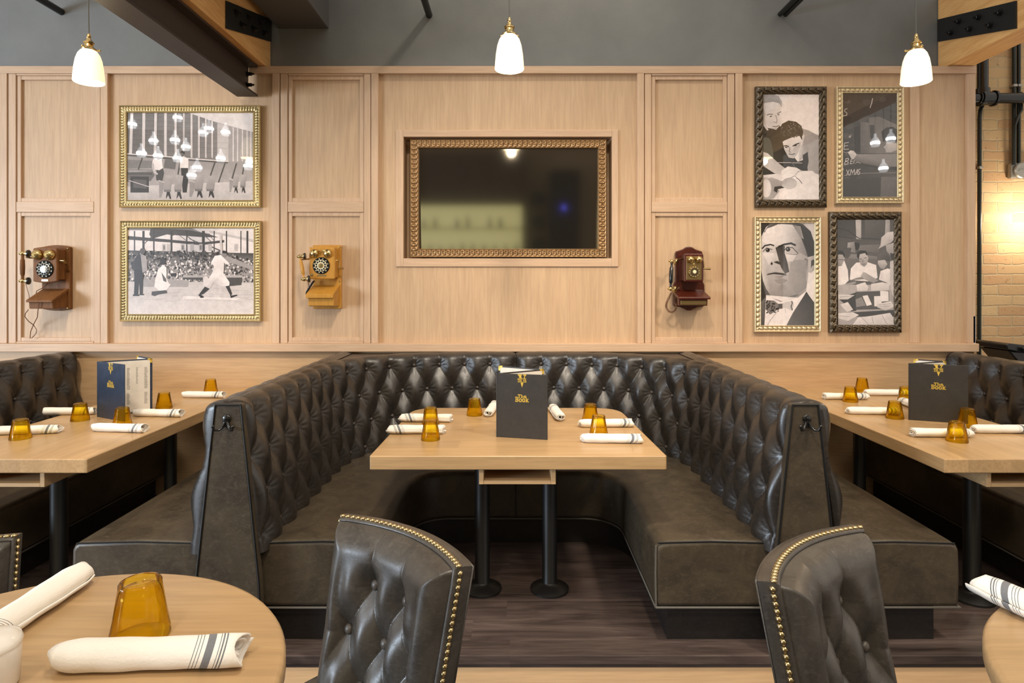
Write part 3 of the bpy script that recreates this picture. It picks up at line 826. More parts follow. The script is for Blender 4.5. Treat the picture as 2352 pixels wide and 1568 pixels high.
# 1 ---- games hall with tip-up seats
t = picture('gold framed photograph of a hall with folding seats, above the baseball picture', 274,242,598,476, .052, prof_gold, GOLDF)
a = Art(250,230,3.0162,4.303); a.w = (128,86,998,696)
a.r(128, 128,86,998,420)
a.p([118,150,150,118], [(128,86),(760,86),(760,420),(128,420)])
for x, x2, wd_ in ((160,150,20),(243,240,20),(325,320,18),(393,392,18),(462,464,15),(520,518,12),(573,573,13),(624,624,12),(672,672,11),(716,716,11)):
    a.p([218,222,214,208], [(x-wd_/2,86),(x+wd_/2,86),(x2+wd_/2,400),(x2-wd_/2,395)])
for i in range(26):
    y = 98+i*11.5; a.l(108+ (i%3)*14, 2.2, [(136,y),(748,y+38-i*.6)])
for x, x2, wd_ in ((160,150,20),(243,240,20),(325,320,18),(393,392,18),(462,464,15),(573,573,13),(624,624,12),(672,672,11),(716,716,11)):
    a.p([226,230,214,208], [(x-wd_/2,86),(x+wd_/2,86),(x2+wd_/2,402),(x2-wd_/2,397)])
a.p([232,240,236,225], [(548,86),(998,86),(998,222),(760,158)])
a.p(205, [(752,158),(830,178),(828,430),(752,410)]); a.p(176, [(830,178),(998,224),(998,428),(828,430)])
for x in (862,892,926,958,984): a.l(222, 8, [(x,190+(x-860)*.25),(x,428)])
for y in (200,238,290,330,370): a.l(186, 3, [(754,y),(828,y+8)])
a.p([164,168,186,176], [(128,372),(826,425),(998,425),(998,600),(128,600)])
a.p(96, [(128,368),(390,392),(826,424),(826,438),(390,408),(128,386)]); a.l(228, 7, [(128,372),(390,390),(600,408),(826,424)])
a.p(140, [(128,412),(300,420),(300,470),(128,474)]); a.p(122, [(390,410),(470,412),(460,480),(380,470)])
for (x0,y0,x1,y1) in ((232,402,205,480),(496,420,480,512),(735,432,705,520),(806,436,760,570),(884,440,850,560),(940,440,925,520)): a.l(86, 10, [(x0,y0),(x1,y1)])
a.p([206,212,196,186], [(128,598),(998,560),(998,696),(128,696)])
a.p(120, [(128,480),(300,482),(318,520),(290,560),(128,566)]); a.p(96, [(128,500),(300,505),(300,516),(128,516)]); a.p(72, [(150,528),(278,530),(278,640),(150,640)]); a.p(108, [(170,548),(262,552),(262,612),(170,606)])
a.p(170, [(136,484),(300,486),(300,494),(136,500)]); a.l(206, 5, [(140,556),(280,600)])
def seatpair(x, y, w, h, g):
    for k in (0, 1):
        q = x+k*w*1.12
        a.p([g+16,g+10,g-16,g-6], [(q+w*.18,y),(q+w*.92,y+3),(q+w*.74,y+h*.62),(q-w*.06,y+h*.60)])
        a.p(g-40, [(q,y+h*.60),(q+w*.75,y+h*.62),(q+w*.70,y+h*.70),(q+w*.02,y+h*.70)])
        a.p(62, [(q+w*.3,y+h*.70),(q+w*.62,y+h*.70),(q+w*.78,y+h*.98),(q+w*.62,y+h),(q+w*.46,y+h*.84),(q+w*.2,y+h)])
    a.p(g-8, [(x-w*.5,y+h*.25),(x+w*.06,y+h*.22),(x-w*.10,y+h*.72),(x-w*.32,y+h*.95),(x-w*.5,y+h*.95)])
    a.l(g+30, 7, [(x-w*.52,y+h*.22),(x+w*.02,y+h*.30)])
# two standing figures
a.p(84, [(336,470),(374,466),(384,505),(372,560),(330,556),(326,505)]); a.p([236,240,226,220], [(306,412),(330,400),(366,408),(376,470),(350,486),(322,480),(318,508),(298,460)]); a.e(150,345,392,17,20); a.p(70, [(328,388),(340,372),(360,374),(363,390),(346,382)])
a.l(200, 12, [(306,440),(312,490),(336,512)])
a.p(58, [(500,470),(548,470),(550,560),(540,640),(512,640),(506,560)]); a.p([240,244,232,226], [(494,400),(520,388),(552,408),(552,470),(492,470)]); a.e(120,508,372,16,20); a.p(54, [(494,366),(506,350),(524,356),(524,374),(508,364)])
seatpair(382,520,66,165,172); seatpair(596,522,72,155,168); seatpair(860,514,46,130,172)
a.build('print', t)
# 2 ---- ball game
t = picture('gold framed photograph of a baseball batter swinging, below the hall picture', 276,507,599,738, .052, prof_gold, GOLDF)
a = Art(250,230,3.0162,4.303); a.w = (134,876,1004,1484)
a.r([236,236,226,226], 134,876,1004,1060)
a.p(150, [(134,876),(560,876),(700,900),(700,940),(560,906),(134,900)]); a.p(96, [(290,884),(560,900),(700,930),(760,950),(640,948),(400,930),(300,960),(280,930)])
a.p(226, [(560,880),(1004,890),(1004,985),(860,950),(640,915)]); a.p(200, [(690,900),(1004,965),(1004,985),(700,918)])
a.p(88, [(134,940),(420,965),(640,985),(800,968),(800,985),(640,1004),(420,985),(134,966)])
for x, w_, y1 in ((178,9,1090),(240,16,1050),(312,10,1060),(434,14,1080),(540,9,1080),(655,20,1160),(730,8,1060),(815,9,1060),(960,14,1150),(915,7,1080)): a.r(80, x-w_/2,905,x+w_/2,y1)
for (p0,p1,w_) in (((312,930),(240,1000),6),((434,940),(520,905),5),((540,940),(620,1000),5),((655,1000),(560,960),5),((700,1010),(800,1055),9),((330,900),(420,930),5),((450,905),(540,975),4),((655,930),(720,990),5),((740,985),(700,940),4)): a.l(104, w_, [p0,p1])
for x in (370,400,500,565,625,690,870): a.r(196, x,995,x+24,1045); 
for x in (376,505,630): a.r(140, x,1005,x+14,1035)
# crowd
a.p([84,84,196,196], [(134,1040),(1004,1060),(1004,1300),(134,1300)])
for i in range(1500):
    y = 1030+ (rnd.random()**.9)*255; x = 140+rnd.random()*860
    if y < 1045+max(0,(x-760)*.28): continue
    g = rnd.choice((60,84,110,150,190,226,236)) if y > 1110 else rnd.choice((50,64,80,110,150,196))
    r_ = 4.5+rnd.random()*4; a.e(g, x, y, r_, r_*1.15, 0, 6); a.k -= .9
a.k += 6
a.p(170, [(800,1070),(1004,1150),(1004,1180),(800,1110)])
a.p([206,206,214,214], [(134,1255),(1004,1262),(1004,1310),(134,1310)]); a.p(176, [(240,1240),(555,1246),(552,1298),(240,1296)])
a.p(92, [(515,1225),(925,1228),(920,1280),(820,1290),(820,1250),(515,1240)]); a.r(186, 515,1212,925,1228)
a.p([206,210,224,222], [(134,1292),(1004,1296),(1004,1484),(134,1484)])
for i in range(60):
    x = 140+rnd.random()*820; y = 1305+rnd.random()*90; a.l(196+rnd.random()*20, 2+rnd.random()*2, [(x,y),(x+30+rnd.random()*90,y+rnd.random()*4)])
a.p(232, [(520,1355),(930,1372),(880,1384),(510,1378)])
# umpire
a.p(64, [(176,1168),(244,1160),(240,1250),(238,1345),(216,1345),(212,1250),(206,1345),(176,1348),(180,1260)]); a.p(72, [(160,1140),(196,1076),(240,1058),(262,1100),(264,1170),(240,1190),(200,1168),(160,1164)]); a.e(104,236,1046,20,22)
a.p(176, [(222,1064),(262,1080),(270,1180),(236,1196)]); a.p(60, [(170,1345),(214,1345),(212,1356),(168,1356)]); a.p(60, [(214,1340),(246,1342),(246,1350),(216,1350)])
# catcher
a.p([240,240,222,226], [(345,1170),(380,1140),(402,1160),(402,1230),(420,1270),(396,1300),(340,1290),(320,1250)]); a.e(70,378,1118,22,22); a.p(110, [(366,1190),(400,1240),(404,1290),(380,1250)]); a.p(236, [(324,1240),(378,1250),(432,1275),(400,1320),(350,1318),(318,1290)])
a.p(92, [(300,1325),(400,1315),(408,1335),(350,1345),(320,1356),(298,1350)]); a.p(60, [(428,1200),(470,1196),(466,1214),(432,1220)])
# batter
a.p([240,236,206,214], [(716,1200),(790,1190),(838,1260),(836,1285),(790,1290),(730,1262),(700,1306),(664,1296),(690,1240)])
a.p(66, [(668,1290),(700,1306),(660,1340),(632,1352),(628,1342)]); a.p(66, [(810,1288),(836,1284),(856,1340),(846,1356)]); a.p(52, [(618,1344),(650,1352),(664,1366),(640,1370)]); a.p(52, [(842,1354),(892,1346),(890,1354),(848,1370)])
a.p([244,240,226,232], [(712,1120),(736,1078),(780,1072),(806,1100),(838,1130),(830,1142),(800,1128),(798,1196),(716,1202),(730,1150)])
a.e(150,800,1066,20,22); a.p(46, [(780,1060),(794,1040),(818,1048),(820,1062)]); a.p(206, [(768,930),(784,936),(788,1064),(776,1066)])
a.p(224, [(654,1230),(676,1216),(700,1240),(690,1280),(658,1284)])
a.build('print', t)
# 3 ---- two men leaning in
t = picture('dark carved frame holding photo of two men leaning in, above the bow tie portrait', 1736,198,1900,476, .058, prof_scroll, DARKF)
a = Art(1710,180,5.2256,4.303); a.w = (222,170,912,1468)
a.r([232,236,232,226], 222,170,912,1468)
a.p(26, [(222,560),(300,600),(420,560),(520,700),(560,900),(640,1000),(760,960),(760,1110),(520,1130),(222,1160)])
a.p([168,160,176,186], [(690,600),(760,620),(900,690),(912,700),(912,1160),(760,1110),(740,930),(650,1000),(690,760)])
a.p(200, [(690,650),(720,680),(690,900),(652,1000),(650,930)])
a.p(46, [(700,920),(760,880),(770,1000),(745,1110),(700,1060)])
# rear man
a.p([222,230,206,214], [(222,260),(330,240),(420,290),(446,380),(446,500),(430,560),(380,616),(300,596),(240,520),(222,470)])
a.p([172,188,150,160], [(222,190),(330,188),(410,210),(452,280),(446,350),(420,300),(340,280),(280,290),(222,300)])
a.p(206, [(222,470),(256,540),(290,620),(270,625),(222,560)])
a.l(82, 8, [(268,440),(300,428),(340,432)]); a.l(82, 8, [(392,424),(420,408),(438,400)]); a.e(70,316,456,14,7,-8); a.e(70,408,436,12,6,-14); a.l(150, 8, [(374,440),(392,500),(384,534),(348,522)]); a.l(86, 9, [(340,576),(380,580),(412,566)]); a.l(150, 5, [(330,604),(390,600)])
a.p(188, [(222,330),(250,420),(240,520),(222,470)])
# front man
a.p([226,232,210,200], [(456,760),(520,720),(660,680),(700,720),(690,800),(640,900),(590,960),(530,950),(480,860)])
a.p(198, [(600,800),(680,760),(650,880),(600,950),(560,950)])
a.p([40,52,60,44], [(420,610),(450,545),(530,505),(620,520),(684,570),(704,640),(690,740),(660,690),(600,700),(540,720),(470,750),(440,700)])
for i in range(120):
    x, y = 440+rnd.random()*245, 520+rnd.random()*190
    if (x-565)**2/130**2+(y-620)**2/95**2 < 1: a.e(rnd.choice((30,90,130,70)), x, y, 9, 5, rnd.random()*180, 8); a.k -= .9
a.k += 2
a.l(60, 12, [(460,812),(505,806),(530,820)]); a.l(60, 12, [(580,812),(620,788),(652,778)]); a.e(50,500,826,16,7,6); a.e(50,612,804,17,7,-16); a.l(150, 9, [(545,830),(536,880),(560,890)]); a.l(84, 10, [(534,906),(570,914),(604,904)])
a.p(212, [(690,690),(720,680),(716,730),(694,770)])
# arms and hands on the table
a.p([206,196,206,214], [(222,880),(280,900),(400,1010),(500,1090),(470,1160),(360,1140),(222,1050)]); a.l(230, 5, [(400,1010),(520,1010),(690,1016)])
a.p([232,226,230,236], [(440,1110),(520,1056),(620,1070),(690,1110),(820,1110),(880,1180),(912,1240),(912,1468),(400,1468),(470,1360),(480,1300),(450,1220)])
a.l(150, 7, [(610,1160),(640,1120),(690,1105)]); a.l(90, 8, [(620,1190),(660,1220),(690,1260)]); a.l(130, 6, [(540,1200),(600,1170),(620,1180)]); a.l(120, 8, [(570,1010),(600,1060)])
a.p([190,178,170,180], [(222,1190),(330,1190),(470,1240),(440,1320),(360,1300),(420,1350),(350,1440),(222,1468)])
a.p(70, [(360,1300),(440,1290),(480,1310),(400,1330),(390,1372),(350,1350)])
a.e([206]*9+[182]*9, 540,1260,90,70,0); a.e(228, 262,1320,58,110); a.l(226, 7, [(222,1215),(420,1150),(560,1136),(640,1134)]); a.e(238, 520,1430,110,90)
a.build('print', t)
# 4 ---- chalkboard
t = picture('champagne framed photograph of a hand chalking a blackboard, at the top right', 1921,199,2076,467, .046, prof_bead, SILVF)
a = Art(1710,180,5.2256,4.303); a.w = (1176,162,1838,1438)
a.r([74,84,98,62], 1176,162,1838,1438)
for i in range(40):
    x, y = 1190+rnd.random()*620, 180+rnd.random()*1240; g = 60+rnd.random()*40
    a.e(g, x, y, 30+rnd.random()*60, 14+rnd.random()*30, rnd.random()*60-30, 12)
a.p([110,126,118,104], [(1390,520),(1490,530),(1500,900),(1390,900)]); a.p(52, [(1320,590),(1390,560),(1390,880),(1330,880)])
a.p([120,134,140,126], [(1490,470),(1620,460),(1838,560),(1838,900),(1500,900)]); a.p(74, [(1500,560),(1560,560),(1560,760),(1510,720)]); a.p(66, [(1640,640),(1700,590),(1780,580),(1838,620),(1838,760),(1660,760)])
a.p([150,140,96,108], [(1330,910),(1838,906),(1838,1060),(1600,1060),(1400,1030),(1310,990)]); a.p(64, [(1330,1000),(1600,1055),(1838,1062),(1838,1100),(1600,1080),(1400,1040)])
a.p([216,206,190,206], [(1240,890),(1270,864),(1310,870),(1346,912),(1310,970),(1280,960),(1262,920)]); a.l(150, 5, [(1262,905),(1300,925)])
a.p([206,196,176,190], [(1838,780),(1700,770),(1694,800),(1668,826),(1690,850),(1700,888),(1760,886),(1838,856)])
g = 214
def S(pts, w_=6): a.l(g, w_, pts)
S([(1232,362),(1205,372),(1200,396),(1228,414),(1228,440),(1186,452)]); S([(1186,452),(1182,440)])
S([(1250,768),(1200,776),(1192,852),(1252,848)]); S([(1198,812),(1240,806)]); S([(1258,690),(1254,712)]); S([(1274,686),(1268,712)])
S([(1200,1030),(1216,964),(1244,958),(1250,978),(1212,996)]); S([(1212,996),(1246,1004),(1240,1026),(1200,1032)]); S([(1268,1026),(1280,972),(1304,966)]); S([(1276,996),(1300,992)]); S([(1268,1026),(1296,1022)]); S([(1316,980),(1310,1022)]); S([(1330,1020),(1352,1004),(1392,1020)], 4)
S([(1222,1096),(1256,1164)]); S([(1258,1096),(1220,1166)]); S([(1264,1162),(1280,1092),(1296,1136),(1318,1090),(1322,1156)]); S([(1330,1154),(1354,1090),(1362,1152)]); S([(1338,1130),(1360,1126)]); S([(1390,1088),(1368,1096),(1368,1116),(1384,1126),(1376,1150),(1358,1152)])
S([(1182,1076),(1186,1100)]); a.l(176, 4, [(1190,1166),(1300,1150),(1460,1138),(1600,1136),(1828,1130)]); S([(1536,240),(1524,300),(1506,352)], 9); a.l(190, 4, [(1186,880),(1220,896),(1240,884)])
a.p([66,74,60,52], [(1176,1200),(1640,1190),(1630,1438),(1176,1438)]); a.p([120,116,98,104], [(1640,1180),(1838,1180),(1838,1438),(1630,1438)])
a.build('print', t)
# 5 ---- bow tie portrait
t = picture('champagne framed close portrait of a man in a dotted bow tie, below the leaning men', 1733,497,1886,762, .046, prof_bead, SILVF)
a = Art(1710,470,5.059,4.303); a.w = (180,192,820,1412)
a.r([60,226,232,66], 180,192,820,1412); a.p(232, [(700,192),(820,192),(820,1180),(716,1010),(730,800)])
a.p(66, [(180,192),(300,200),(230,330),(196,380),(180,380)]); a.p(66, [(180,830),(216,940),(250,1070),(180,1120)])
a.p([230,236,206,196,206,176,206,224], [(200,380),(260,250),(420,206),(600,216),(700,300),(740,560),(740,860),(714,1000),(600,1090),(440,1116),(330,1080),(260,1040),(216,920),(190,760)][:8])
face = [(196,370),(250,262),(400,208),(580,214),(690,290),(730,470),(742,640),(736,840),(716,1000),(640,1070),(520,1110),(420,1110),(310,1060),(252,980),(214,880),(190,740)]
a.p([226,236,240,232,206,190,180,170,170,165,150,150,165,190,214,226], face)
# ear
a.p([206,190,150,176], [(744,620),(790,586),(820,590),(820,760),(770,790),(736,780)][:4]); a.p([206,200,176,160,186,190], [(744,630),(786,590),(820,590),(820,750),(776,790),(738,784)]); a.p(76, [(776,650),(812,630),(812,700),(784,712),(770,740)])
# hair
a.p([96,120,110,86,70,64,70,80,96,120], [(226,316),(270,250),(380,206),(540,196),(680,226),(770,310),(812,440),(812,590),(770,600),(742,610)][:10] )
a.p([232,238,226,210], [(214,400),(262,276),(420,222),(560,232),(640,300),(700,420),(740,620),(600,640),(400,560)][:4]); 
a.p([236,240,238,226,190,160,150,190,220,226], [(204,420),(250,290),(390,226),(560,236),(640,300),(680,400),(730,600),(640,560),(460,470),(300,480)])
a.p([66,80,70,60,56,70], [(600,230),(690,240),(770,320),(812,440),(812,584),(744,610),(720,500),(676,400),(672,320)][:6]); a.p([58,66,74,60,52], [(640,230),(770,320),(812,450),(812,584),(744,600),(700,430)][:5])
a.p([150,170,180,160], [(560,236),(650,250),(690,400),(650,380)])
# shaded side of nose, socket and cheek
a.p([110,150,196,186], [(700,620),(742,640),(730,880),(640,1040)]); a.p([176,166,150,160,180], [(540,640),(720,640),(720,960),(600,1060),(500,900)])
a.p([84,70,96,76,66,84,110,90], [(360,500),(420,470),(470,480),(466,560),(500,680),(520,780),(470,800),(420,720),(340,680),(362,600)][:8])
a.p([232,226,214,222], [(470,560),(600,590),(560,660),(500,660)])
a.p([236,230,206,214], [(210,560),(340,560),(330,660),(280,700),(220,720)][:4])
a.p([222,216,190,200], [(290,640),(356,560),(360,650),(350,690)]); a.p(60, [(300,690),(316,660),(330,684),(320,702)]); a.p([66,76,90,80], [(336,668),(380,652),(426,672),(420,700),(360,712)][:4])
# eyes and brows
a.l(56, 16, [(206,508),(236,476),(300,462),(340,474)]); a.l(46, 22, [(398,488),(460,462),(540,448),(590,470)])
a.p(206, [(220,540),(262,506),(318,520),(320,540),(262,552)]); a.e(34,270,528,24,22); a.l(44, 7, [(214,544),(256,502),(322,520)]); a.e(220,262,520,5,5)
a.p(200, [(462,540),(500,496),(560,506),(616,566),(540,560)]); a.e(34,506,520,26,24); a.l(44, 8, [(456,540),(496,490),(560,500),(622,566)]); a.e(220,498,512,6,6); a.l(130, 5, [(480,566),(560,580),(620,576)])
# mouth, chin
a.p([120,96,84,110], [(264,800),(360,782),(490,800),(420,812),(330,806)][:4]); a.l(48, 10, [(264,812),(330,800),(400,804),(484,816)]); a.p([190,170,150,170], [(300,822),(400,824),(470,822),(400,860)]); a.p([170,150,160,176], [(340,872),(440,856),(500,876),(440,920),(380,910)])
a.p([176,160,176,160], [(370,960),(440,920),(500,960),(440,1050)]); a.p([180,120,110,160], [(300,1040),(440,1080),(640,1040),(520,1112)])
# collar, tie, jacket
a.p([238,240,236,226], [(250,1050),(330,1086),(440,1122),(620,1080),(716,1000),(700,1100),(560,1412),(230,1412)][:4]); a.p(238, [(250,1050),(420,1130),(620,1080),(716,1002),(640,1180),(560,1300),(480,1412),(226,1412),(240,1200)])
a.p([60,66,70,56], [(720,1010),(812,1150),(820,1300),(820,1412),(470,1412),(540,1290),(640,1180)][:4]); a.p([58,62,70,110,120,90], [(718,1012),(820,1150),(820,1412),(560,1412),(480,1412),(560,1260)])
a.p([150,120,96,110], [(180,1140),(250,1080),(236,1200),(226,1412),(180,1412)][:4]); a.p([140,120,90,110], [(180,1140),(250,1070),(230,1412),(180,1412)])
a.p([150,120,110,140], [(252,1110),(330,1112),(404,1160),(404,1210),(300,1280),(246,1220)][:4]); a.p(140, [(252,1108),(340,1112),(404,1160),(404,1206),(296,1276),(244,1216)]); a.p(206, [(404,1160),(470,1130),(560,1116),(576,1150),(550,1230),(480,1200),(410,1206)]); a.p(110, [(392,1150),(440,1150),(440,1206),(392,1210)])
for i in range(46):
    x, y = 252+rnd.random()*145, 1120+rnd.random()*140
    if y < 1108+.32*(x-252)+4 or y > 1270-.45*abs(x-300)*.6: continue
    a.e(30, x, y, 9, 7, 20, 7); a.k -= .9
a.k += 2
for i in range(9): a.e(36, 548+6*math.sin(i), 1124+i*12, 8, 6, 0, 7)
a.l(176, 6, [(404,1210),(300,1340),(260,1412)]); a.l(196, 5, [(470,1200),(480,1260)])
a.build('print', t)
# 6 ---- card table
t = picture('dark carved frame holding photo of men at a card table, at lower right of four', 1906,486,2072,764, .058, prof_scroll, DARKF)
a = Art(1710,470,5.059,4.303); a.w = (1080,158,1752,1408)
a.r([74,84,110,96], 1080,158,1752,640); a.p([62,70,84,76], [(1080,158),(1290,158),(1290,380),(1080,360)]); a.p([206,196,176,186], [(1290,160),(1356,160),(1356,400),(1300,400)]); a.p([110,96,80,90], [(1400,160),(1640,160),(1620,420),(1400,420)]); a.p([190,176,160,170], [(1640,160),(1690,160),(1690,330),(1630,400)])
for i in range(7): a.l(96, 8, [(1690,180+i*20),(1745,182+i*20)])
a.l(40, 9, [(1080,270),(1200,300),(1330,390),(1560,400)]); a.l(40, 8, [(1080,370),(1260,390)])
a.p([176,150,140,160], [(1200,440),(1280,430),(1290,560),(1190,540)]); a.p([130,120,110,126], [(1340,470),(1580,460),(1560,560),(1320,530)]); a.p(34, [(1276,440),(1330,440),(1340,480),(1320,530),(1290,520)]); a.p(90, [(1087,496),(1240,500),(1240,530),(1200,610),(1150,600),(1087,540)]); a.p([146,136,120,130], [(1240,570),(1540,600),(1540,650),(1180,660)])
a.p([120,110,96,110], [(1080,620),(1752,640),(1752,1000),(1080,1000)])
# centre man
a.p([238,240,226,222], [(1226,860),(1236,740),(1290,680),(1350,670),(1440,670),(1530,700),(1540,840),(1480,900),(1300,880)][:4]); a.p(238, [(1222,870),(1236,740),(1300,672),(1420,664),(1530,700),(1546,850),(1440,890),(1300,880)])
a.p([186,200,170,160], [(1320,620),(1350,570),(1425,560),(1440,640),(1420,700),(1390,722),(1350,700)][:4]); a.p([180,196,200,190,170,160,176], [(1318,610),(1340,572),(1420,560),(1438,620),(1424,690),(1392,722),(1350,700)]); a.p(36, [(1304,600),(1310,556),(1350,530),(1410,534),(1434,580),(1420,590),(1400,562),(1340,574),(1326,640)])
a.l(50, 6, [(1336,632),(1362,628)]); a.l(50, 6, [(1392,622),(1420,614)]); a.l(90, 6, [(1376,640),(1374,668)]); a.l(70, 6, [(1370,690),(1404,688)])
a.p([160,150,130,140], [(1220,880),(1300,850),(1400,830),(1440,860),(1420,900),(1300,900)][:4]); a.p([190,176,160,170], [(1350,830),(1380,780),(1410,790),(1440,810),(1560,880),(1500,910),(1400,870)])
# left man
a.p(238, [(1087,660),(1160,650),(1200,760),(1210,880),(1130,960),(1087,960)]); a.p([180,186,160,150], [(1087,580),(1150,570),(1166,620),(1130,710),(1087,716)]); a.p(38, [(1087,530),(1140,536),(1166,580),(1160,620),(1140,580),(1087,575)]); a.l(70, 6, [(1100,640),(1150,640)]); a.p([176,170,150,150], [(1130,930),(1290,890),(1300,910),(1180,972)])
# right men
a.p([206,216,190,180], [(1580,470),(1590,380),(1660,320),(1740,310),(1742,400),(1700,440),(1550,516)]); a.p([186,180,150,160], [(1640,470),(1742,440),(1742,600),(1710,606),(1650,540)]); a.p(60, [(1690,560),(1742,570),(1742,650),(1710,640)])
a.p([110,100,80,90], [(1540,640),(1570,570),(1640,560),(1690,610),(1690,660),(1620,640)]); a.p([200,190,160,150], [(1550,650),(1630,640),(1660,690),(1620,750),(1580,740),(1546,690)]); a.p([238,240,226,226], [(1580,770),(1660,740),(1740,760),(1742,960),(1640,900),(1560,870)]); a.p(206, [(1690,660),(1742,640),(1742,1180),(1690,1150)])
# table with papers
a.p([190,186,170,176], [(1087,930),(1470,930),(1690,960),(1742,1100),(1742,1400),(1087,1400)]); a.p([236,230,214,220], [(1300,930),(1400,900),(1440,960),(1420,1000),(1310,1000)]); a.p([230,226,210,220], [(1470,920),(1600,900),(1690,920),(1680,990),(1470,1000)])
a.p(60, [(1087,1090),(1290,1020),(1300,1230),(1240,1240),(1160,1150)]); a.p(92, [(1290,1012),(1680,1000),(1680,1210),(1290,1220)]); a.p(150, [(1290,1100),(1360,1070),(1410,1170),(1300,1190)]); a.p(238, [(1370,1060),(1430,1050),(1480,1160),(1420,1176)]); a.p(240, [(1575,1000),(1672,1006),(1674,1120),(1580,1126)]); a.p(236, [(1505,1062),(1590,1060),(1594,1180),(1508,1180)])
a.p([220,226,206,210], [(1087,1040),(1280,1050),(1200,1100),(1087,1100)]); a.p([226,236,220,216], [(1110,1160),(1200,1130),(1262,1220),(1190,1246)]); a.p(70, [(1087,1260),(1742,1220),(1742,1300),(1087,1300)]); a.p([226,230,216,210], [(1087,1260),(1260,1250),(1330,1280),(1200,1350),(1087,1320)]); a.p([230,226,206,216], [(1320,1310),(1480,1290),(1690,1256),(1742,1330),(1742,1400),(1250,1400)]); a.p([226,220,206,210], [(1540,1150),(1700,1120),(1742,1180),(1640,1230),(1540,1190)])
for (p0,p1) in (((1110,1070),(1270,1060)),((1350,1300),(1440,1390)),((1480,1300),(1500,1390)),((1600,1290),(1660,1390)),((1090,1290),(1220,1300)),((1560,1160),(1700,1150)),((1570,1180),(1690,1175)),((1310,1120),(1390,1100)),((1305,1150),(1400,1150))): a.l(140, 4, [p0,p1])
a.build('print', t)

# ================================================================== TELEVISION
yt = 4.30
x0,x1,z1,z0 = WX(942,yt), WX(1393,yt), WZ(320,yt), WZ(590,yt)
t = thing('television', 'dark screen in a bronze ornate frame set into the wall niche', 'television', ((x0+x1)/2, 4.40, z0))
frame_mesh('ornate_frame', TVF, t, x0,x1,z0,z1, .058, 4.325, prof_egg, 18, .0035)
m = MB()
m.bx(x0,x0+.057,4.325,4.37,z0,z1); m.bx(x1-.057,x1,4.325,4.37,z0,z1); m.bx(x0+.057,x1-.057,4.325,4.37,z0,z0+.057); m.bx(x0+.057,x1-.057,4.325,4.37,z1-.057,z1)
m.build('frame_box', TVF, t, 0)
SCREEN = NT('screen_glass'); SCREEN.set(color=(.012,.011,.009), rough=.07, spec=1.0); SCREEN.b.inputs['IOR'].default_value = 1.9
zz = (z0+.05, z1-.05)
MB().prism([(4.372,zz[0]),(4.372-(zz[1]-zz[0])*.0524,zz[1]),(4.38,zz[1]),(4.38,zz[0])], x0+.054, x1-.054, 'x').build('screen', SCREEN.m, t, 0)
MB().bx(x0+.05,x1-.05,4.375,4.462,z0+.05,z1-.05).build('housing', BLACKP, t, 0)
# ================================================================== WALL TELEPHONES
YPH = YF - .002
def dome(m, c, r, dpt):
    m.lathe([(r,0),(r*1.02,.004),(r*.96,dpt*.45),(r*.75,dpt*.78),(r*.42,dpt*.97),(r*.20,dpt*1.02),(r*.16,dpt*1.18),(0,dpt*1.22)], 24, c, '-y')
def arc_rect(x0,x1,z0,z1,bul,n=8):
    P = [(x0,z0)] + [(x0+(x1-x0)*i/n, z0-bul*math.sin(PI*i/n)) for i in range(1,n)] + [(x1,z0),(x1,z1)]
    return P + [(x1-(x1-x0)*i/n, z1+bul*math.sin(PI*i/n)) for i in range(1,n)] + [(x0,z1)]
def rotary(t, c, r, face, plate, holes, center, n=12):
    m = MB(); x,y,z = c
    m.lathe([(r,0),(r,.004),(r*.95,.007),(0,.007)], 32, c, '-y', mi=0)
    m.lathe([(r*.70,.007),(r*.70,.011),(r*.66,.013),(0,.013)], 32, c, '-y', mi=1)
    for i in range(n):
        a = 2*PI*i/n+.26; q = (x+r*.53*math.cos(a), y-.0128, z+r*.53*math.sin(a))
        m.lathe([(r*.115,0),(r*.115,.0012),(0,.0012)], 10, q, '-y', mi=2)
        q = (x+r*.83*math.cos(a), y-.0068, z+r*.83*math.sin(a))
        m.lathe([(r*.065,0),(r*.065,.0012),(0,.0012)], 8, q, '-y', mi=3)
    m.lathe([(r*.30,.013),(r*.28,.017),(0,.018)], 20, c, '-y', mi=4)
    return m.build('rotary_dial', [face, plate, holes, IVORY, center], t, 40)
def sloped_box(x0,x1,yb,yf,ztop_b,zlip,zbot_f,zbot_b):
    return [(yb,ztop_b),(yf,zlip),(yf,zbot_f),(yb,zbot_b)]
def handset(t, top, bot, r, wd, metal, cup, toward, cupdark):
    """upright grip between two points with an ear cup and a mouth cup facing 'toward'"""
    a, b = Vector(top), Vector(bot); m = MB()
    P = [a.lerp(b,k) for k in (0,.06,.12,.20,.24,.5,.76,.80,.88,.94,1)]
    m.tube(P, [r*.6,r*.9,r*.6,r*.75,r*1.15,r*1.3,r*1.15,r*.75,r*.6,r*.9,r*.6], 12)
    hs = m.build('handset', wd, t)
    d = Vector(toward).normalized()
    for (p, nm) in ((a,'earpiece'),(b,'mouthpiece')):
        m = MB()
        m.ball(p, r*1.35, (1,1,1), 14)
        m.tube([p-d*r*2.0, p-d*r*1.5, p-d*r*.6], [r*.35,r*.8,r*.55], 10)
        m.tube([p+d*r*.6, p+d*r*1.6, p+d*r*2.0, p+d*r*2.6], [r*.8,r*1.1,r*1.9,r*2.1], 16); m.build(nm, metal, hs)
        m = MB(); m.tube([p+d*r*2.6, p+d*r*3.2, p+d*r*3.7], [r*2.15,r*2.3,r*2.0], 16); m.build(nm+'_cup', cupdark, hs)
    return hs
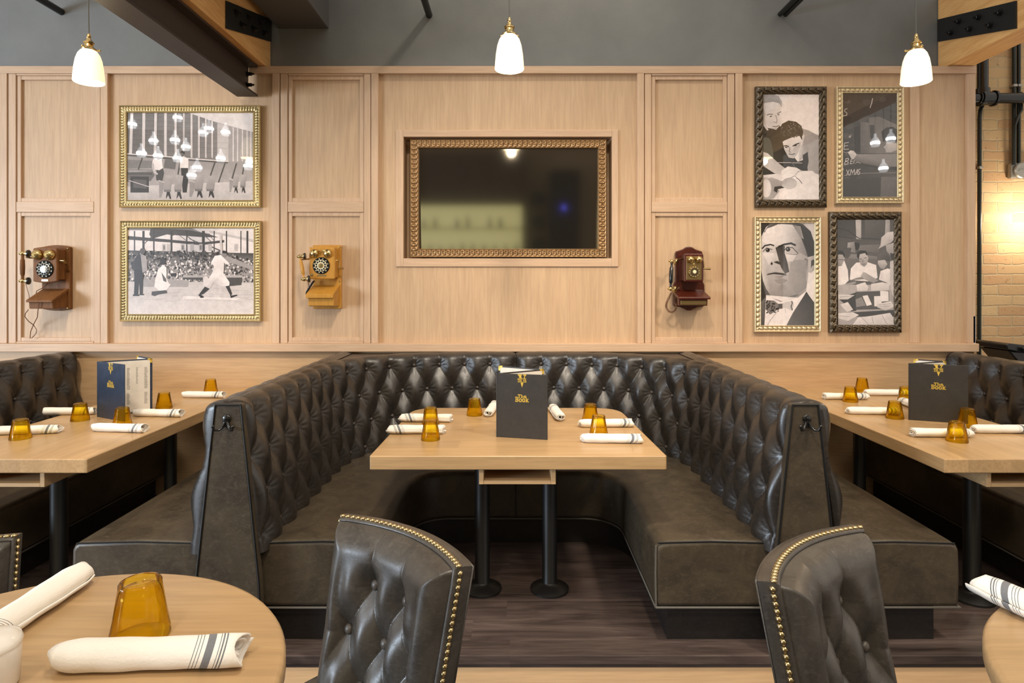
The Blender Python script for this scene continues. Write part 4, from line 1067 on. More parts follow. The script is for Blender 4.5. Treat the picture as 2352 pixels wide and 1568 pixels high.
# ---- left: walnut
X = -3.227
t = thing('wall_telephone', 'dark walnut vintage wall telephone with loose hanging cord, left of the gold frames', 'telephone', (X, YPH, WZ(718)), 'vintage wall telephones')
yb = YPH-.028
bo = MB().prism(arc_rect(X-.100,X+.100, WZ(709,4.29), WZ(567,4.29), .014), yb, YPH, 'y').build('backboard', WALNUT, t, 0, bevel=(.006,3))
m = MB()
for sx in (-1,1):
    for z in (WZ(571,4.29), WZ(707,4.29)): m.lathe([(.006,0),(.006,.003),(0,.004)], 10, (X+sx*.085,yb,z), '-y')
m.build('screw', BRASSD, bo)
yfr = 4.195
z1b, z0b = WZ(570,yfr), WZ(646,yfr)
MB().bx(X-.074,X+.074, yfr+.014, yb, z0b+.012, z1b-.006).build('upper_box', WALNUT, t, 0, bevel=(.004,2))
dr = MB().prism(arc_rect(X-.083,X+.083,z0b,z1b,.010), yfr, yfr+.022, 'y').build('front_door', WALNUT, t, 0, bevel=(.007,3))
for px in (87,115):
    m = MB(); dome(m, (WX(px,yfr), yfr, WZ(585,yfr)), .036, .034); m.build('bell', BRASS, t)
rotary(t, (WX(103.4,yfr), yfr, WZ(618,yfr)), .060, DIALB, CHROME, HOLE, BRASS)
MB().bx(WX(96,yfr),WX(111,yfr),yfr-.003,yfr,WZ(646,yfr),WZ(641.5,yfr)).build('name_plate', BRASS, dr, 0, bevel=(.001,1))
z = WZ(601,4.25); m = MB(); m.tube([(X+.070,4.27,z),(X+.088,4.27,z),(X+.092,4.262,z-.01),(X+.094,4.215,z+.008)], .0045, 8); m.tube([(X+.088,4.215,z+.008),(X+.118,4.215,z+.006)], [.006,.008], 10); m.build('crank', BRASSD, t)
yl = 4.154
P = [(yb,WZ(665,4.29)),(yl-.004,WZ(691,yl)+.004),(yl-.004,WZ(694,yl)),(yl+.004,WZ(694.5,yl)),(yl+.008,WZ(709,yl)),(yb,WZ(706,4.29))]
lb = MB().prism(P, X-.082, X+.082, 'x').build('writing_box', WALNUT, t, 0, bevel=(.004,2))
MB().prism([(yb,WZ(664,4.29)+.005),(yl-.012,WZ(691,yl)+.006),(yl-.012,WZ(694,yl)-.001),(yb,WZ(668,4.29)-.004)], X-.089, X+.089, 'x').build('lid', WALNUT, lb, 0, bevel=(.003,2))
handset(t, (-3.385,4.20,WZ(582,4.2)), (-3.385,4.20,WZ(645,4.2)), .0115, WALNUT, BRASS, BRASS, (1,.25,.0), BLACKG)
m = MB(); m.tube([(X-.075,4.24,WZ(592,4.24)),(X-.13,4.235,WZ(592,4.24)),(X-.15,4.22,WZ(590,4.22))], .006, 8); m.build('hook', BRASSD, t)
c2 = lambda px,py,y: (WX(px,y),y,WZ(py,y))
m = MB(); m.tube([c2(59,650,4.2),c2(62,662,4.2),c2(66,675,4.2),c2(67.5,686,4.19)], .0022, 6); m.tube([c2(110,651,4.25),c2(100,660,4.22),c2(84,668,4.18),c2(83,675,4.17)], .0028, 6)
m.tube([c2(65,711,4.17),c2(58,720,4.19),c2(57,727,4.2),c2(66,738,4.24),c2(77,746,4.28),c2(84,757,4.28),c2(83,765,4.28),c2(74,775,4.28),c2(69,777,4.28),c2(70,762,4.28),c2(77,745,4.27),c2(86,728,4.22),c2(87,714,4.15),c2(90,695,4.145)], .0026, 6)
m.build('cord', CORDB, t)
# ---- middle: golden oak
X = -1.3177
t = thing('wall_telephone', 'golden oak vintage wall telephone with tilted handset, left of the television', 'telephone', (X, YPH, WZ(710)), 'vintage wall telephones')
bo = MB().prism(rounded([(X-.102,WZ(709,4.29)),(X+.102,WZ(709,4.29)),(X+.102,WZ(562.5,4.29)),(X-.102,WZ(562.5,4.29))],[.012]*4,3), yb, YPH, 'y').build('backboard', OAK, t, 0, bevel=(.006,3))
m = MB()
for z in (WZ(568,4.29), WZ(646,4.29)): m.lathe([(.005,0),(.005,.003),(0,.004)], 10, (X+.090,yb,z), '-y')
m.build('screw', BRASSD, bo)
yfr = 4.19
MB().bx(X-.078,X+.082, yfr+.014, yb, WZ(637,yfr), WZ(569,yfr)).build('upper_box', OAK, t, 0, bevel=(.003,2))
dr = MB().prism(rounded([(X-.090,WZ(640.5,yfr)),(X+.087,WZ(640.5,yfr)),(X+.087,WZ(567.5,yfr)),(X-.090,WZ(567.5,yfr))],[.008]*4,3), yfr, yfr+.020, 'y').build('front_door', OAK, t, 0, bevel=(.006,3))
for px in (722.5,753.2):
    m = MB(); dome(m, (WX(px,yfr), yfr, WZ(582,yfr)), .030, .028); m.build('bell', BRASS, t)
m = MB(); m.tube([c2(731,576,yfr-.012),c2(735,575,yfr-.016),c2(738,580,yfr-.018),c2(742,575,yfr-.016),c2(746,576,yfr-.012)], .004, 8); m.build('bell_clapper', BRASS, t)
rotary(t, (WX(738,yfr), yfr, WZ(610,yfr)), .058, DIALB, IVORY, HOLE, BRASSD)
MB().bx(WX(729,yfr),WX(749,yfr),yfr-.002,yfr,WZ(634,yfr),WZ(631,yfr)).build('coin_slot', BRASSD, dr, 0)
m = MB(); q = c2(716.5,631,yfr); m.lathe([(.010,0),(.010,.003),(0,.004)], 14, q, '-y'); m.build('lock', BRASSD, dr)
z = WZ(598,4.24); m = MB(); m.tube([(X+.082,4.25,z),(X+.100,4.25,z),(X+.102,4.245,z-.02),(X+.102,4.235,z-.055)], .005, 8); m.tube([(X+.096,4.235,z-.055),(X+.135,4.235,z-.057)], [.006,.008], 10); m.build('crank', BRASS, t)
yl = 4.145
P = [(yb,WZ(655.5,4.29)),(yl,WZ(678,yl)),(yl,WZ(684,yl)),(yl+.012,WZ(685,yl)),(yl+.014,WZ(702,yl)),(yl+.05,WZ(704,yl)),(yb,WZ(702,4.29))]
lb = MB().prism(P, X-.086, X+.090, 'x').build('writing_box', OAK, t, 0, bevel=(.003,2))
MB().prism([(yb,WZ(655,4.29)+.004),(yl-.012,WZ(678,yl)+.006),(yl-.012,WZ(684,yl)-.001),(yb,WZ(660,4.29)-.004)], X-.095, X+.092, 'x').build('lid', OAK, lb, 0, bevel=(.003,2))
handset(t, c2(689,589,4.17), c2(698.5,641,4.15), .0105, OAK, BRASSD, BRASS, (1,.15,.06), BLACKG)
m = MB(); m.tube([(X-.080,4.235,WZ(594,4.235)),c2(702,595,4.21),c2(693,596,4.19)], .0055, 8); m.build('hook', BRASS, t)
def coil(pts, rc, turns, r, n=10):
    P = [Vector(p) for p in pts]; L = [0]
    for a,b in zip(P[:-1],P[1:]): L.append(L[-1]+(b-a).length)
    out = []; k = int(turns*n)
    for i in range(k+1):
        s = L[-1]*i/k; j = max(q for q in range(len(L)-1) if L[q] <= s+1e-9)
        f = (s-L[j])/max(1e-9,L[j+1]-L[j]); p = P[j].lerp(P[j+1], f); d = (P[j+1]-P[j]).normalized()
        a = d.orthogonal().normalized() if abs(d.y) > .9 else Vector((0,1,0)) - d*d.y
        a.normalize(); b = d.cross(a); q = 2*PI*i/n
        out.append(p + a*rc*math.cos(q) + b*rc*math.sin(q))
    return out
def spline(pts, n=8):
    P = [Vector(p) for p in pts]; out = []
    for i in range(len(P)-1):
        p0,p1,p2,p3 = P[max(0,i-1)],P[i],P[i+1],P[min(len(P)-1,i+2)]
        for k in range(n):
            t_ = k/n; out.append(.5*((2*p1)+(p2-p0)*t_+(2*p0-5*p1+4*p2-p3)*t_*t_+(3*p1-p0-3*p2+p3)*t_**3))
    out.append(P[-1]); return out
m = MB(); m.tube(coil(spline([c2(722,644,4.26),c2(716,652,4.25),c2(711,660,4.22),c2(706,668,4.19),c2(704,676,4.17)]), .0055, 26, .002, 8), .0022, 5); m.tube([c2(708,648,4.16),c2(710,658,4.18),c2(711,660,4.2)], .002, 6); m.build('cord', BLACKG, t)
# ---- right: mahogany
X = 1.235
t = thing('wall_telephone', 'reddish mahogany vintage wall telephone with coiled cord, right of the television', 'telephone', (X, YPH, WZ(713)), 'vintage wall telephones')
oz = lambda py: WZ(py,4.29)
ox = lambda px: WX(px,4.29)
out = [(ox(1583.5),oz(566)),(ox(1590),oz(567)),(ox(1598),oz(572)),(ox(1607),oz(575)),(ox(1613),oz(577)),(ox(1615),oz(582)),(ox(1615),oz(646)),(ox(1619),oz(654)),(ox(1620),oz(700)),(ox(1616),oz(704)),(ox(1604),oz(705)),(ox(1595),oz(709)),(ox(1588),oz(713))]
out = out + [(2*ox(1583.5)-x, z) for (x,z) in out[::-1][:-1]]
MB().prism(out, yb, YPH, 'y').build('backboard', MAHOG, t, 0, bevel=(.006,3))
yfr = 4.176
MB().bx(X-.066,X+.070, yfr+.012, yb, WZ(645,yfr), WZ(584,yfr)).build('upper_box', MAHOG, t, 0, bevel=(.006,2))
dr = MB().bx(X-.066,X+.064, yfr, yfr+.022, WZ(647,yfr), WZ(582,yfr)).build('front_door', MAHOG, t, 0, bevel=(.007,3))
fp = MB().bx(WX(1576.5,yfr),WX(1611.5,yfr),yfr-.002,yfr,WZ(642.5,yfr),WZ(588,yfr)).build('brass_plate', BRASSD, dr, 0, bevel=(.001,1))
for px in (1585.5,1604.5):
    m = MB(); dome(m, (WX(px,yfr), yfr-.002, WZ(595.5,yfr)), .024, .030); m.build('bell', BRASS, t)
m = MB(); m.ball(c2(1594.5,606.5,yfr-.003), .007, (1.3,.6,.8)); m.build('ornament', BRASS, fp)
rotary(t, (WX(1594,yfr), yfr-.002, WZ(624,yfr)), .040, BRASSD, BRASSD, HOLE, IVORY, 12)
z = WZ(598,4.22); m = MB(); m.tube([(X+.068,4.24,z),(X+.086,4.24,z),(X+.087,4.235,z-.055)], .0045, 8); m.tube([(X+.080,4.235,z-.056),(X+.130,4.23,z-.056)], [.006,.009], 10); m.build('crank', BRASSD, t)
yl = 4.14
lb = MB().prism([(yb,WZ(668,4.29)),(yl+.006,WZ(684,yl)),(yl+.010,WZ(702,yl)),(yb,WZ(700,4.29))], WX(1561,yl), WX(1626,yl), 'x').build('writing_box', MAHOG, t, 0, bevel=(.003,2))
MB().prism([(yb,WZ(666,4.29)+.004),(yb-.02,WZ(667,4.29)),(yl-.014,WZ(683,yl)+.003),(yl-.014,WZ(687.5,yl)),(yb,WZ(672,4.29))], WX(1557,yl), WX(1631,yl), 'x').build('lid', MAHOG, lb, 0, bevel=(.004,2))
MB().bx(WX(1564,yl),WX(1623,yl),yl+.004,yl+.009,WZ(700,yl),WZ(690,yl)).build('drawer_plate', BRASSD, lb, 0, bevel=(.001,1))
handset(t, c2(1543,600,4.19), c2(1540,663,4.17), .0110, BLACKG, BRASS, BRASS, (.75,-.5,-.15), BRASS)
m = MB(); m.tube([(X-.066,4.24,WZ(594,4.24)),c2(1560,596,4.215),c2(1553,597,4.2)], .005, 8); m.build('hook', BRASSD, t)
m = MB(); m.tube(coil(spline([c2(1541,672,4.17),c2(1537,682,4.18),c2(1531,695,4.2),c2(1531,708,4.22),c2(1540,717,4.22),c2(1549,714,4.22),c2(1553,704,4.22),c2(1550,690,4.24),c2(1547,678,4.26),c2(1552,668,4.26),c2(1561,660,4.27)]), .0058, 52, .0022, 8), .0022, 5); m.build('cord', CORDB, t)

# ================================================================== PENDANT LAMPS
def pendant(px, Y, label, pyb=160, side=1):
    x = WX(px, Y); zb = 2.588
    t = thing('pendant_lamp', label, 'lamp', (x, Y, zb), 'milk glass pendant lamps')
    R = [(.0745,0),(.0748,.003),(.073,.03),(.069,.075),(.062,.118),(.052,.148),(.040,.166),(.026,.176)]
    m = MB(); m.lathe(R + [(.022,.172)] + [(r-.004, h-.003) for (r,h) in R[::-1]], 40, (x,Y,zb)); 
    # open rim: drop the flat closing caps
    m.f = [f for f in m.f if len(f) < 10]; m.m = [0]*len(m.f)
    m.build('shade', SHADE, t, 60)
    m = MB(); m.lathe([(.034,.170),(.036,.176),(.033,.182),(.024,.186),(.0215,.190),(.0215,.206),(.026,.208),(.026,.214),(.020,.218),(.013,.230),(.009,.236),(.011,.240),(.0085,.256),(.004,.262),(0,.262)], 24, (x,Y,zb))
    for a in (.5,2.6,4.7): m.tube([(x+.030*math.cos(a),Y+.030*math.sin(a),zb+.177),(x+.047*math.cos(a),Y+.047*math.sin(a),zb+.178)], .004, 6); m.ball((x+.049*math.cos(a),Y+.049*math.sin(a),zb+.178), .0065)
    m.build('lamp_holder', BRASS, t)
    z0 = zb+.258
    m = MB(); m.tube([(x,Y,z0),(x-.002,Y,z0+.15),(x+.002,Y,z0+.35),(x,Y,z0+.7),(x,Y,5.0)], .0032, 6); m.build('flex', plain('grey_flex', srgb(70,70,66), .6), t)
    m = MB(); m.ball((x,Y,zb+.085), .028, (1,1,1.25), 16); m.build('bulb', BULB, t)
    l = bpy.data.lights.new('bulb_light', 'POINT'); l.energy = 2.2; l.color = (1,.80,.52); l.shadow_soft_size = .03
    o = bpy.data.objects.new('bulb_light', l); COL.objects.link(o); o.location = (x, Y, zb-.03)
    return t
pendant(204, 3.3, 'cream glass pendant lamp left of the steel beam')
pendant(1170, 3.1, 'brightest pendant lamp, hanging above the middle of the wood wall')
pendant(2104, 3.3, 'cream glass pendant lamp near the right timber beam')

# ================================================================== TUMBLERS
def tumbler():
    m = MB(); n = 48
    fl = lambda q, h: 1 - .055*smooth01((h-.018)/.02)*(.5+.5*math.cos(12*q))*(h < .086)
    m.lathe([(.0425,0.0),(.0446,.0),(.0450,.003),(.0436,.014),(.0418,.026),(.0395,.040),(.0370,.056),(.0345,.072),(.0325,.084),(.0318,.089),(.0300,.092),(.024,.0925),(.021,.0905),(0,.0905)], n, mod=fl)
    m.f = [f for f in m.f if len(f) < 10]
    m.lathe([(.0425,0.0),(.0400,.02),(.0365,.045),(.0320,.070),(.0300,.078),(.026,.081),(0,.082)], n)
    m.f = [f for f in m.f if len(f) < 10]; m.m = [0]*len(m.f)
    return m.build('tumbler', AMBER, None, 180)
TB = tumbler(); TB['category'] = 'glass'; used = []
TZ = .7602
GT = [  # px, py of the base centre, table height, label
 (989,1009,.76,'upturned amber tumbler at front left of the middle table','tumblers on the middle table'),
 (989,976,.76,'upturned amber tumbler behind the front left tumbler on middle table','tumblers on the middle table'),
 (1090,953,.76,'upturned amber tumbler alone at the back, left of the tall middle menu','tumblers on the middle table'),
 (1241,944,.76,'amber tumbler mostly hidden behind the right edge of the middle menu','tumblers on the middle table'),
 (1356,967,.76,'upturned amber tumbler behind the rear right napkin on the middle table','tumblers on the middle table'),
 (1375,997,.76,'upturned amber tumbler behind the front right napkin of middle table','tumblers on the middle table'),
 (47,1007,.76,'upturned amber tumbler nearest the left edge, on the left table','tumblers on the left table'),
 (184,965,.76,'upturned amber tumbler on the left table, just left of the bluish menu','tumblers on the left table'),
 (281,976,.76,'upturned amber tumbler in front of the bluish menu on left table','tumblers on the left table'),
 (377,937,.76,'upturned amber tumbler right of the bluish menu on the left table','tumblers on the left table'),
 (484,902,.76,'farthest amber tumbler on the left table, next to the booth corner','tumblers on the left table'),
 (1953,922,.76,'amber tumbler in the near left of the far pair on right table','tumblers on the right table'),
 (1980,899,.76,'farthest amber tumbler on the right table','tumblers on the right table'),
 (2080,922,.76,'amber tumbler half hidden by the left edge of the right black menu','tumblers on the right table'),
 (2055,960,.76,'amber tumbler standing alone in front of the right black menu','tumblers on the right table'),
 (2222,979,.76,'amber tumbler overlapping the right lower corner of the right black menu','tumblers on the right table'),
 (2198,1013,.76,'nearest amber tumbler on the right table','tumblers on the right table'),
 (322,1462,.92,'large looking amber tumbler on the round table at lower left','tumbler on the round table')]
for (px, py, z, lab, grp) in GT:
    x, y, _ = G(px, py, z); place(TB, used, (x, y, z+.0003), random.Random(px).random()*6, lab, grp)

# ================================================================== ROLLED NAPKINS
def napkin(seed, taper):
    rr = random.Random(seed); m = MB(); nx, L = 34, .27
    turns = 2.6; nt = 54; vs = []; fs = []
    ph = [rr.random()*6 for _ in range(4)]
    for i in range(nx):
        x = -L/2 + L*i/(nx-1)
        e = i/(nx-1)
        f = 1 - taper*smooth01((e-.86)/.14)*.55 if taper > 0 else 1 - abs(taper)*smooth01((.12-e)/.12)*.5
        wob = 1 + .03*math.sin(9*e+ph[0]) + .02*math.sin(23*e+ph[1])
        for j in range(nt):
            q = j/(nt-1); a = 2*PI*turns*q + 2.4 + .30*(e-.5)
            r = (.0030 + .0210*q**.6)*f*wob*(1+.03*math.sin(3*a+ph[2]+4*e))
            xx = x + (.012*(q-.5) if i in (0, nx-1) else 0) + .006*math.sin(2*a+ph[3])*(i in (0,nx-1))
            vs.append((xx, r*1.16*math.cos(a), r*.84*math.sin(a)))
    zm = min(v[2] for v in vs); vs = [(a,b,c-zm) for a,b,c in vs]
    for i in range(nx-1):
        for j in range(nt-1): fs.append((i*nt+j, (i+1)*nt+j, (i+1)*nt+j+1, i*nt+j+1))
    m.add(vs, fs); o = m.build('rolled_napkin', NAPK, None, 50)
    s = o.modifiers.new('cloth', 'SOLIDIFY'); s.thickness = .0028; s.offset = -1
    o['category'] = 'napkin'; return o
NA, NB = napkin(1, .25), napkin(2, -.35); ua, ub = [], []
ND = [  # centre px, py (on table), rotation deg, variant, label
 (979,968,178,0,.76,'rear left striped napkin roll behind tumblers on the middle table','napkins on the middle table'),
 (957,995,181,0,.76,'front left striped napkin roll on the middle table','napkins on the middle table'),
 (1129,946,84,1,.76,'napkin roll seen end-on left of the middle menu','napkins on the middle table'),
 (1279,955,95,1,.76,'napkin roll seen end-on right of the middle menu','napkins on the middle table'),
 (1391,980,2,1,.76,'rear right striped napkin roll on the middle table','napkins on the middle table'),
 (1404,1016,-3,1,.76,'front right striped napkin roll on the middle table','napkins on the middle table'),
 (66,996,8,0,.76,'napkin roll behind the leftmost tumbler on the left table','napkins on the left table'),
 (160,952,3,0,.76,'plain looking napkin roll left of the bluish menu','napkins on the left table'),
 (273,991,-6,1,.76,'striped napkin roll in front of the bluish menu','napkins on the left table'),
 (362,956,-4,1,.76,'striped napkin roll right of the bluish menu','napkins on the left table'),
 (467,913,-4,1,.76,'farthest napkin roll on the left table by the booth','napkins on the left table'),
 (1941,917,-2,0,.76,'napkin roll crossing behind the far tumbler pair on right table','napkins on the right table'),
 (2034,908,-3,1,.76,'farthest napkin roll on the right table, beside the far tumblers','napkins on the right table'),
 (2002,951,-4,1,.76,'striped napkin roll left of the lone tumbler on right table','napkins on the right table'),
 (2096,937,80,0,.76,'napkin roll end showing at the left edge of the right menu','napkins on the right table'),
 (2160,1003,-3,0,.76,'striped napkin roll behind the nearest tumbler on the right table','napkins on the right table'),
 (2297,994,-2,1,.76,'striped napkin roll at the right edge on the right table','napkins on the right table')]
for (px, py, rz, var, z, lab, grp) in ND:
    x, y, _ = G(px, py, z)
    place((NA, NB)[var], (ua, ub)[var], (x, y, z+.0012), math.radians(rz), lab, grp)
place(NB, ub, (-.552,.924,.9212), math.radians(3), 'striped napkin roll in front of the tumbler on the near round table', 'napkins on the round tables')
place(NB, ub, (-.838,1.052,.9212), math.radians(-91.5), 'napkin roll pointing away behind the white shaker on the near round table', 'napkins on the round tables')
place(NA, ua, (.915,1.005,.9212), math.radians(110), 'napkin roll overhanging the round table at lower right', 'napkins on the round tables')

# ================================================================== SHAKER
x, y = -.755, .872
t = thing('shaker', 'white ceramic shaker with pierced top at the lower left corner', 'shaker', (x,y,.92))
MB().lathe([(0,0),(.036,0),(.039,.004),(.041,.05),(.0405,.060),(.038,.064)], 36, (x,y,.9203)).build('pot', CERAM, t, 50)
m = MB(); m.lathe([(.0415,.058),(.0425,.062),(.040,.068),(.028,.075),(.012,.079),(0,.080)], 36, (x,y,.9203), mi=0)
for k in range(13):
    a = 2*PI*k/6; r = 0 if k == 12 else (.010 if k < 6 else .019)
    a += .5*(k >= 6)
    m.lathe([(.0016,0),(0,.0004)], 8, (x+r*math.cos(a), y+r*math.sin(a), .9203+(.0800 if r == 0 else .0788 if r < .012 else .0768)), mi=1)
m.build('pierced_lid', [CERAM, HOLE], t, 50)

# ================================================================== MENUS
def R_(x0,y0,x1,y1): return [(x0,y0),(x1,y0),(x1,y1),(x0,y1)]
GLY = {
 'T': (1.0,[R_(.38,0,.64,1),R_(0,.84,1,1),R_(0,.64,.14,.9),R_(.86,.64,1,.9),R_(.22,0,.80,.14)]),
 'h': (1.0,[R_(.12,0,.36,1),R_(0,0,.46,.13),R_(0,.87,.3,1),R_(.64,0,.88,.52),R_(.54,0,1,.13),[(.3,.46),(.4,.62),(.62,.7),(.88,.52),(.8,.45),(.62,.55)]]),
 'e': (.86,[R_(0,.16,.24,.56),R_(.1,.56,.70,.70),R_(.10,0,.78,.15),R_(.2,.29,.84,.42),R_(.62,.30,.84,.60)]),
 'B': (1.08,[R_(.12,0,.38,1),R_(0,0,.7,.15),R_(0,.85,.7,1),R_(.3,.44,.74,.58),R_(.68,.08,.98,.48),R_(.66,.54,.92,.92)]),
 'o': (.92,[R_(0,.14,.26,.56),R_(.60,.14,.86,.56),R_(.12,.55,.74,.70),R_(.12,0,.74,.15)]),
 'k': (1.02,[R_(.12,0,.36,1),R_(0,0,.46,.13),R_(0,.87,.3,1),[(.3,.34),(.62,.70),(.92,.70),(.44,.22)],[(.40,.38),(.6,.42),(1.0,.0),(.64,.0)],R_(.54,.58,.96,.70),R_(.58,0,1.04,.13)]),
 'H': (.8,[R_(.05,0,.27,1),R_(.50,0,.72,1),R_(.2,.42,.6,.58)]), 'E': (.66,[R_(.05,0,.28,1),R_(.05,0,.60,.16),R_(.05,.84,.60,1),R_(.05,.42,.52,.58)]),
 'I': (.36,[R_(.07,0,.30,1)]), 'V': (.8,[[(0,1),(.22,1),(.46,.2),(.36,0),(.30,0)],[(.76,1),(.56,1),(.32,.2),(.36,0),(.46,0)]]),
 'G': (.8,[R_(.04,.12,.26,.88),R_(.12,0,.66,.16),R_(.12,.84,.68,1),R_(.48,.08,.70,.48),R_(.38,.36,.70,.5)]), ' ': (.42,[])}
GLY['t'] = GLY['T']
def panel_prism(m, p0, p1, s0, s1, z0, z1, o0, o1, mi=0):
    d = p1-p0; L = d.length; d = d/L; n = Vector((d.y,-d.x))      # n points to the reader's side for panels running left to right
    P = [p0+d*s0+n*o0, p0+d*s1+n*o0, p0+d*s1+n*o1, p0+d*s0+n*o1]
    m.prism([tuple(p) for p in P], z0, z1, 'z', mi=mi)
def poly_on(m, p0, p1, poly, off, th=.0008, mi=0):
    d = (p1-p0).normalized(); n = Vector((d.y,-d.x))
    a = sum(poly[i][0]*poly[(i+1)%len(poly)][1]-poly[(i+1)%len(poly)][0]*poly[i][1] for i in range(len(poly)))
    if a < 0: poly = poly[::-1]
    k = len(poly); vs = []
    for o in (off, off+th):
        for (s, z) in poly: q = p0+d*s+n*o; vs.append((q.x,q.y,z))
    fs = [tuple(range(k))[::-1], tuple(range(k,2*k))] + [(i,(i+1)%k,k+(i+1)%k,k+i) for i in range(k)]
    m.add(vs, fs, mi)
def write(m, p0, p1, text, sc, z, h, off, gap=.10, wid=1.0):
    tot = sum(GLY[c][0]+gap for c in text)-gap; s = sc - tot*h*wid/2
    for c in text:
        for poly in GLY[c][1]: poly_on(m, p0, p1, [(s+x*h*wid, z+y*h) for (x,y) in poly], off)
        s += (GLY[c][0]+gap)*h*wid
def menu(label, pts, H=.306, zt=.7605, cov=COVER, lines=False):
    P = [Vector(p) for p in pts]
    t = thing('menu', label, 'menu', (P[0].x, P[0].y, zt), 'standing folded menus')
    m = MB(); panel_prism(m, P[0], P[1], 0, (P[1]-P[0]).length, zt, zt+H, -.0025, .0025); cv = m.build('front_cover', cov, t, 0, bevel=(.0012,2))
    m = MB(); m.tube([(P[0].x,P[0].y,zt),(P[0].x,P[0].y,zt+H)], .0048, 8); m.build('spine', cov, t)
    Wd = (P[1]-P[0]).length; sc = Wd*.5
    m = MB(); write(m, P[0], P[1], 'The', sc, zt+H*.630, .0165, .0026, .1, .82); write(m, P[0], P[1], 'Book', sc, zt+H*.565, .0245, .0026, .06, .66)
    m.build('title_lettering', GOLDT, cv, 0)
    m = MB(); zc = zt+H*.905; w_ = .021
    V1 = [[(-1.0,.028),(-.1,.028),(-.1,.023),(-.28,.023),(.02,-.030),(-.0,-.034),(-.78,.023),(-1.0,.023)], [(.25,.028),(1.0,.028),(1.0,.023),(.80,.023),(.06,-.034),(.0,-.034),(.02,-.022),(.52,.023),(.25,.023)]]
    up = lambda poly: [(sc+x*w_, zc+z) for (x,z) in poly]
    # the V is cut by a band carrying the words
    def cut(poly, lo, hi):
        out = []
        for i in range(len(poly)):
            a, b = poly[i-1], poly[i]
            for (k, sgn) in ((0,0),):
                pass
            out.append(b)
        return out
    poly_on(m, P[0], P[1], up([(-1.0,.028),(-.02,.028),(-.02,.023),(-.22,.023),(-.06,.0095),(-.58,.0095),(-.80,.023),(-1.0,.023)]), .0026)
    poly_on(m, P[0], P[1], up([(.25,.028),(1.0,.028),(1.0,.023),(.82,.023),(.62,.0095),(.40,.0095),(.60,.023),(.25,.023)]), .0026)
    poly_on(m, P[0], P[1], up([(-.34,-.0115),(.34,-.0115),(.0,-.034)]), .0026)
    for z in (.0068,-.0100): poly_on(m, P[0], P[1], up([(-1.0,z),(1.0,z),(1.0,z+.0018),(-1.0,z+.0018)]), .0026)
    write(m, P[0], P[1], 'THE VIG', sc, zc-.0070, .0125, .0026, .08, .66)
    m.build('emblem', GOLDT, cv, 0)
    # inner leaves
    for k, (a, b, nm) in enumerate(((P[0], P[2], 'inner_leaf'), (P[2], P[3], 'back_leaf'))):
        q = a if k == 0 else b; r = b if k == 0 else a           # always left to right
        L = (r-q).length
        m = MB(); panel_prism(m, q, r, .0, L, zt, zt+H, -.0025, .0015); lf = m.build(nm, cov, t, 0, bevel=(.001,1))
        m = MB(); panel_prism(m, q, r, .010, L-.010, zt+.008, zt+H-.007, .0016, .0024)
        pg = m
        if lines:
            rr = random.Random(k)
            for (sx, wx) in ((.07,.016),(.115,.010),(.155,.018)):
                for i in range(34):
                    if 19 < i < 23 or (sx == .115 and i > 14): continue
                    z = zt+H-.05-i*.0062; ww = wx*(.6+.4*rr.random())
                    poly_on(pg, q, r, [(L*.25+sx,z),(L*.25+sx+ww,z),(L*.25+sx+ww,z+.0022),(L*.25+sx,z+.0022)], .0025, .0003, 1)
        pg.build('page', [PAPER, INK], lf, 0)
        m = MB()
        for (s0, s1, z0, z1) in ((L-.022 if k == 0 else -.001, L+.001 if k == 0 else .022, zt+H-.009, zt+H+.001), (L-.010 if k == 0 else -.001, L+.001 if k == 0 else .010, zt+H-.024, zt+H+.001)):
            panel_prism(m, q, r, s0, s1, z0, z1, -.0032, .0030)
        m.build('corner_cap', GOLDT, lf, 0)
    return t
menu('tall black folded menu standing in the middle of the booth table', [(-.0797,2.935),(.160,2.878),(.150,3.075),(-.078,3.20)])
menu('open bluish menu showing a white page on the left table', [(-2.302,3.375),(-2.075,3.252),(-2.086,3.515),(-2.25,3.64)], cov=leather('menu_cover_blue', srgb(38,48,66), srgb(48,60,82), .30, 5), lines=True)
menu('wide black menu standing on the right table before the tufted bench', [(2.142,3.30),(2.389,3.205),(2.405,3.395),(2.29,3.49)])

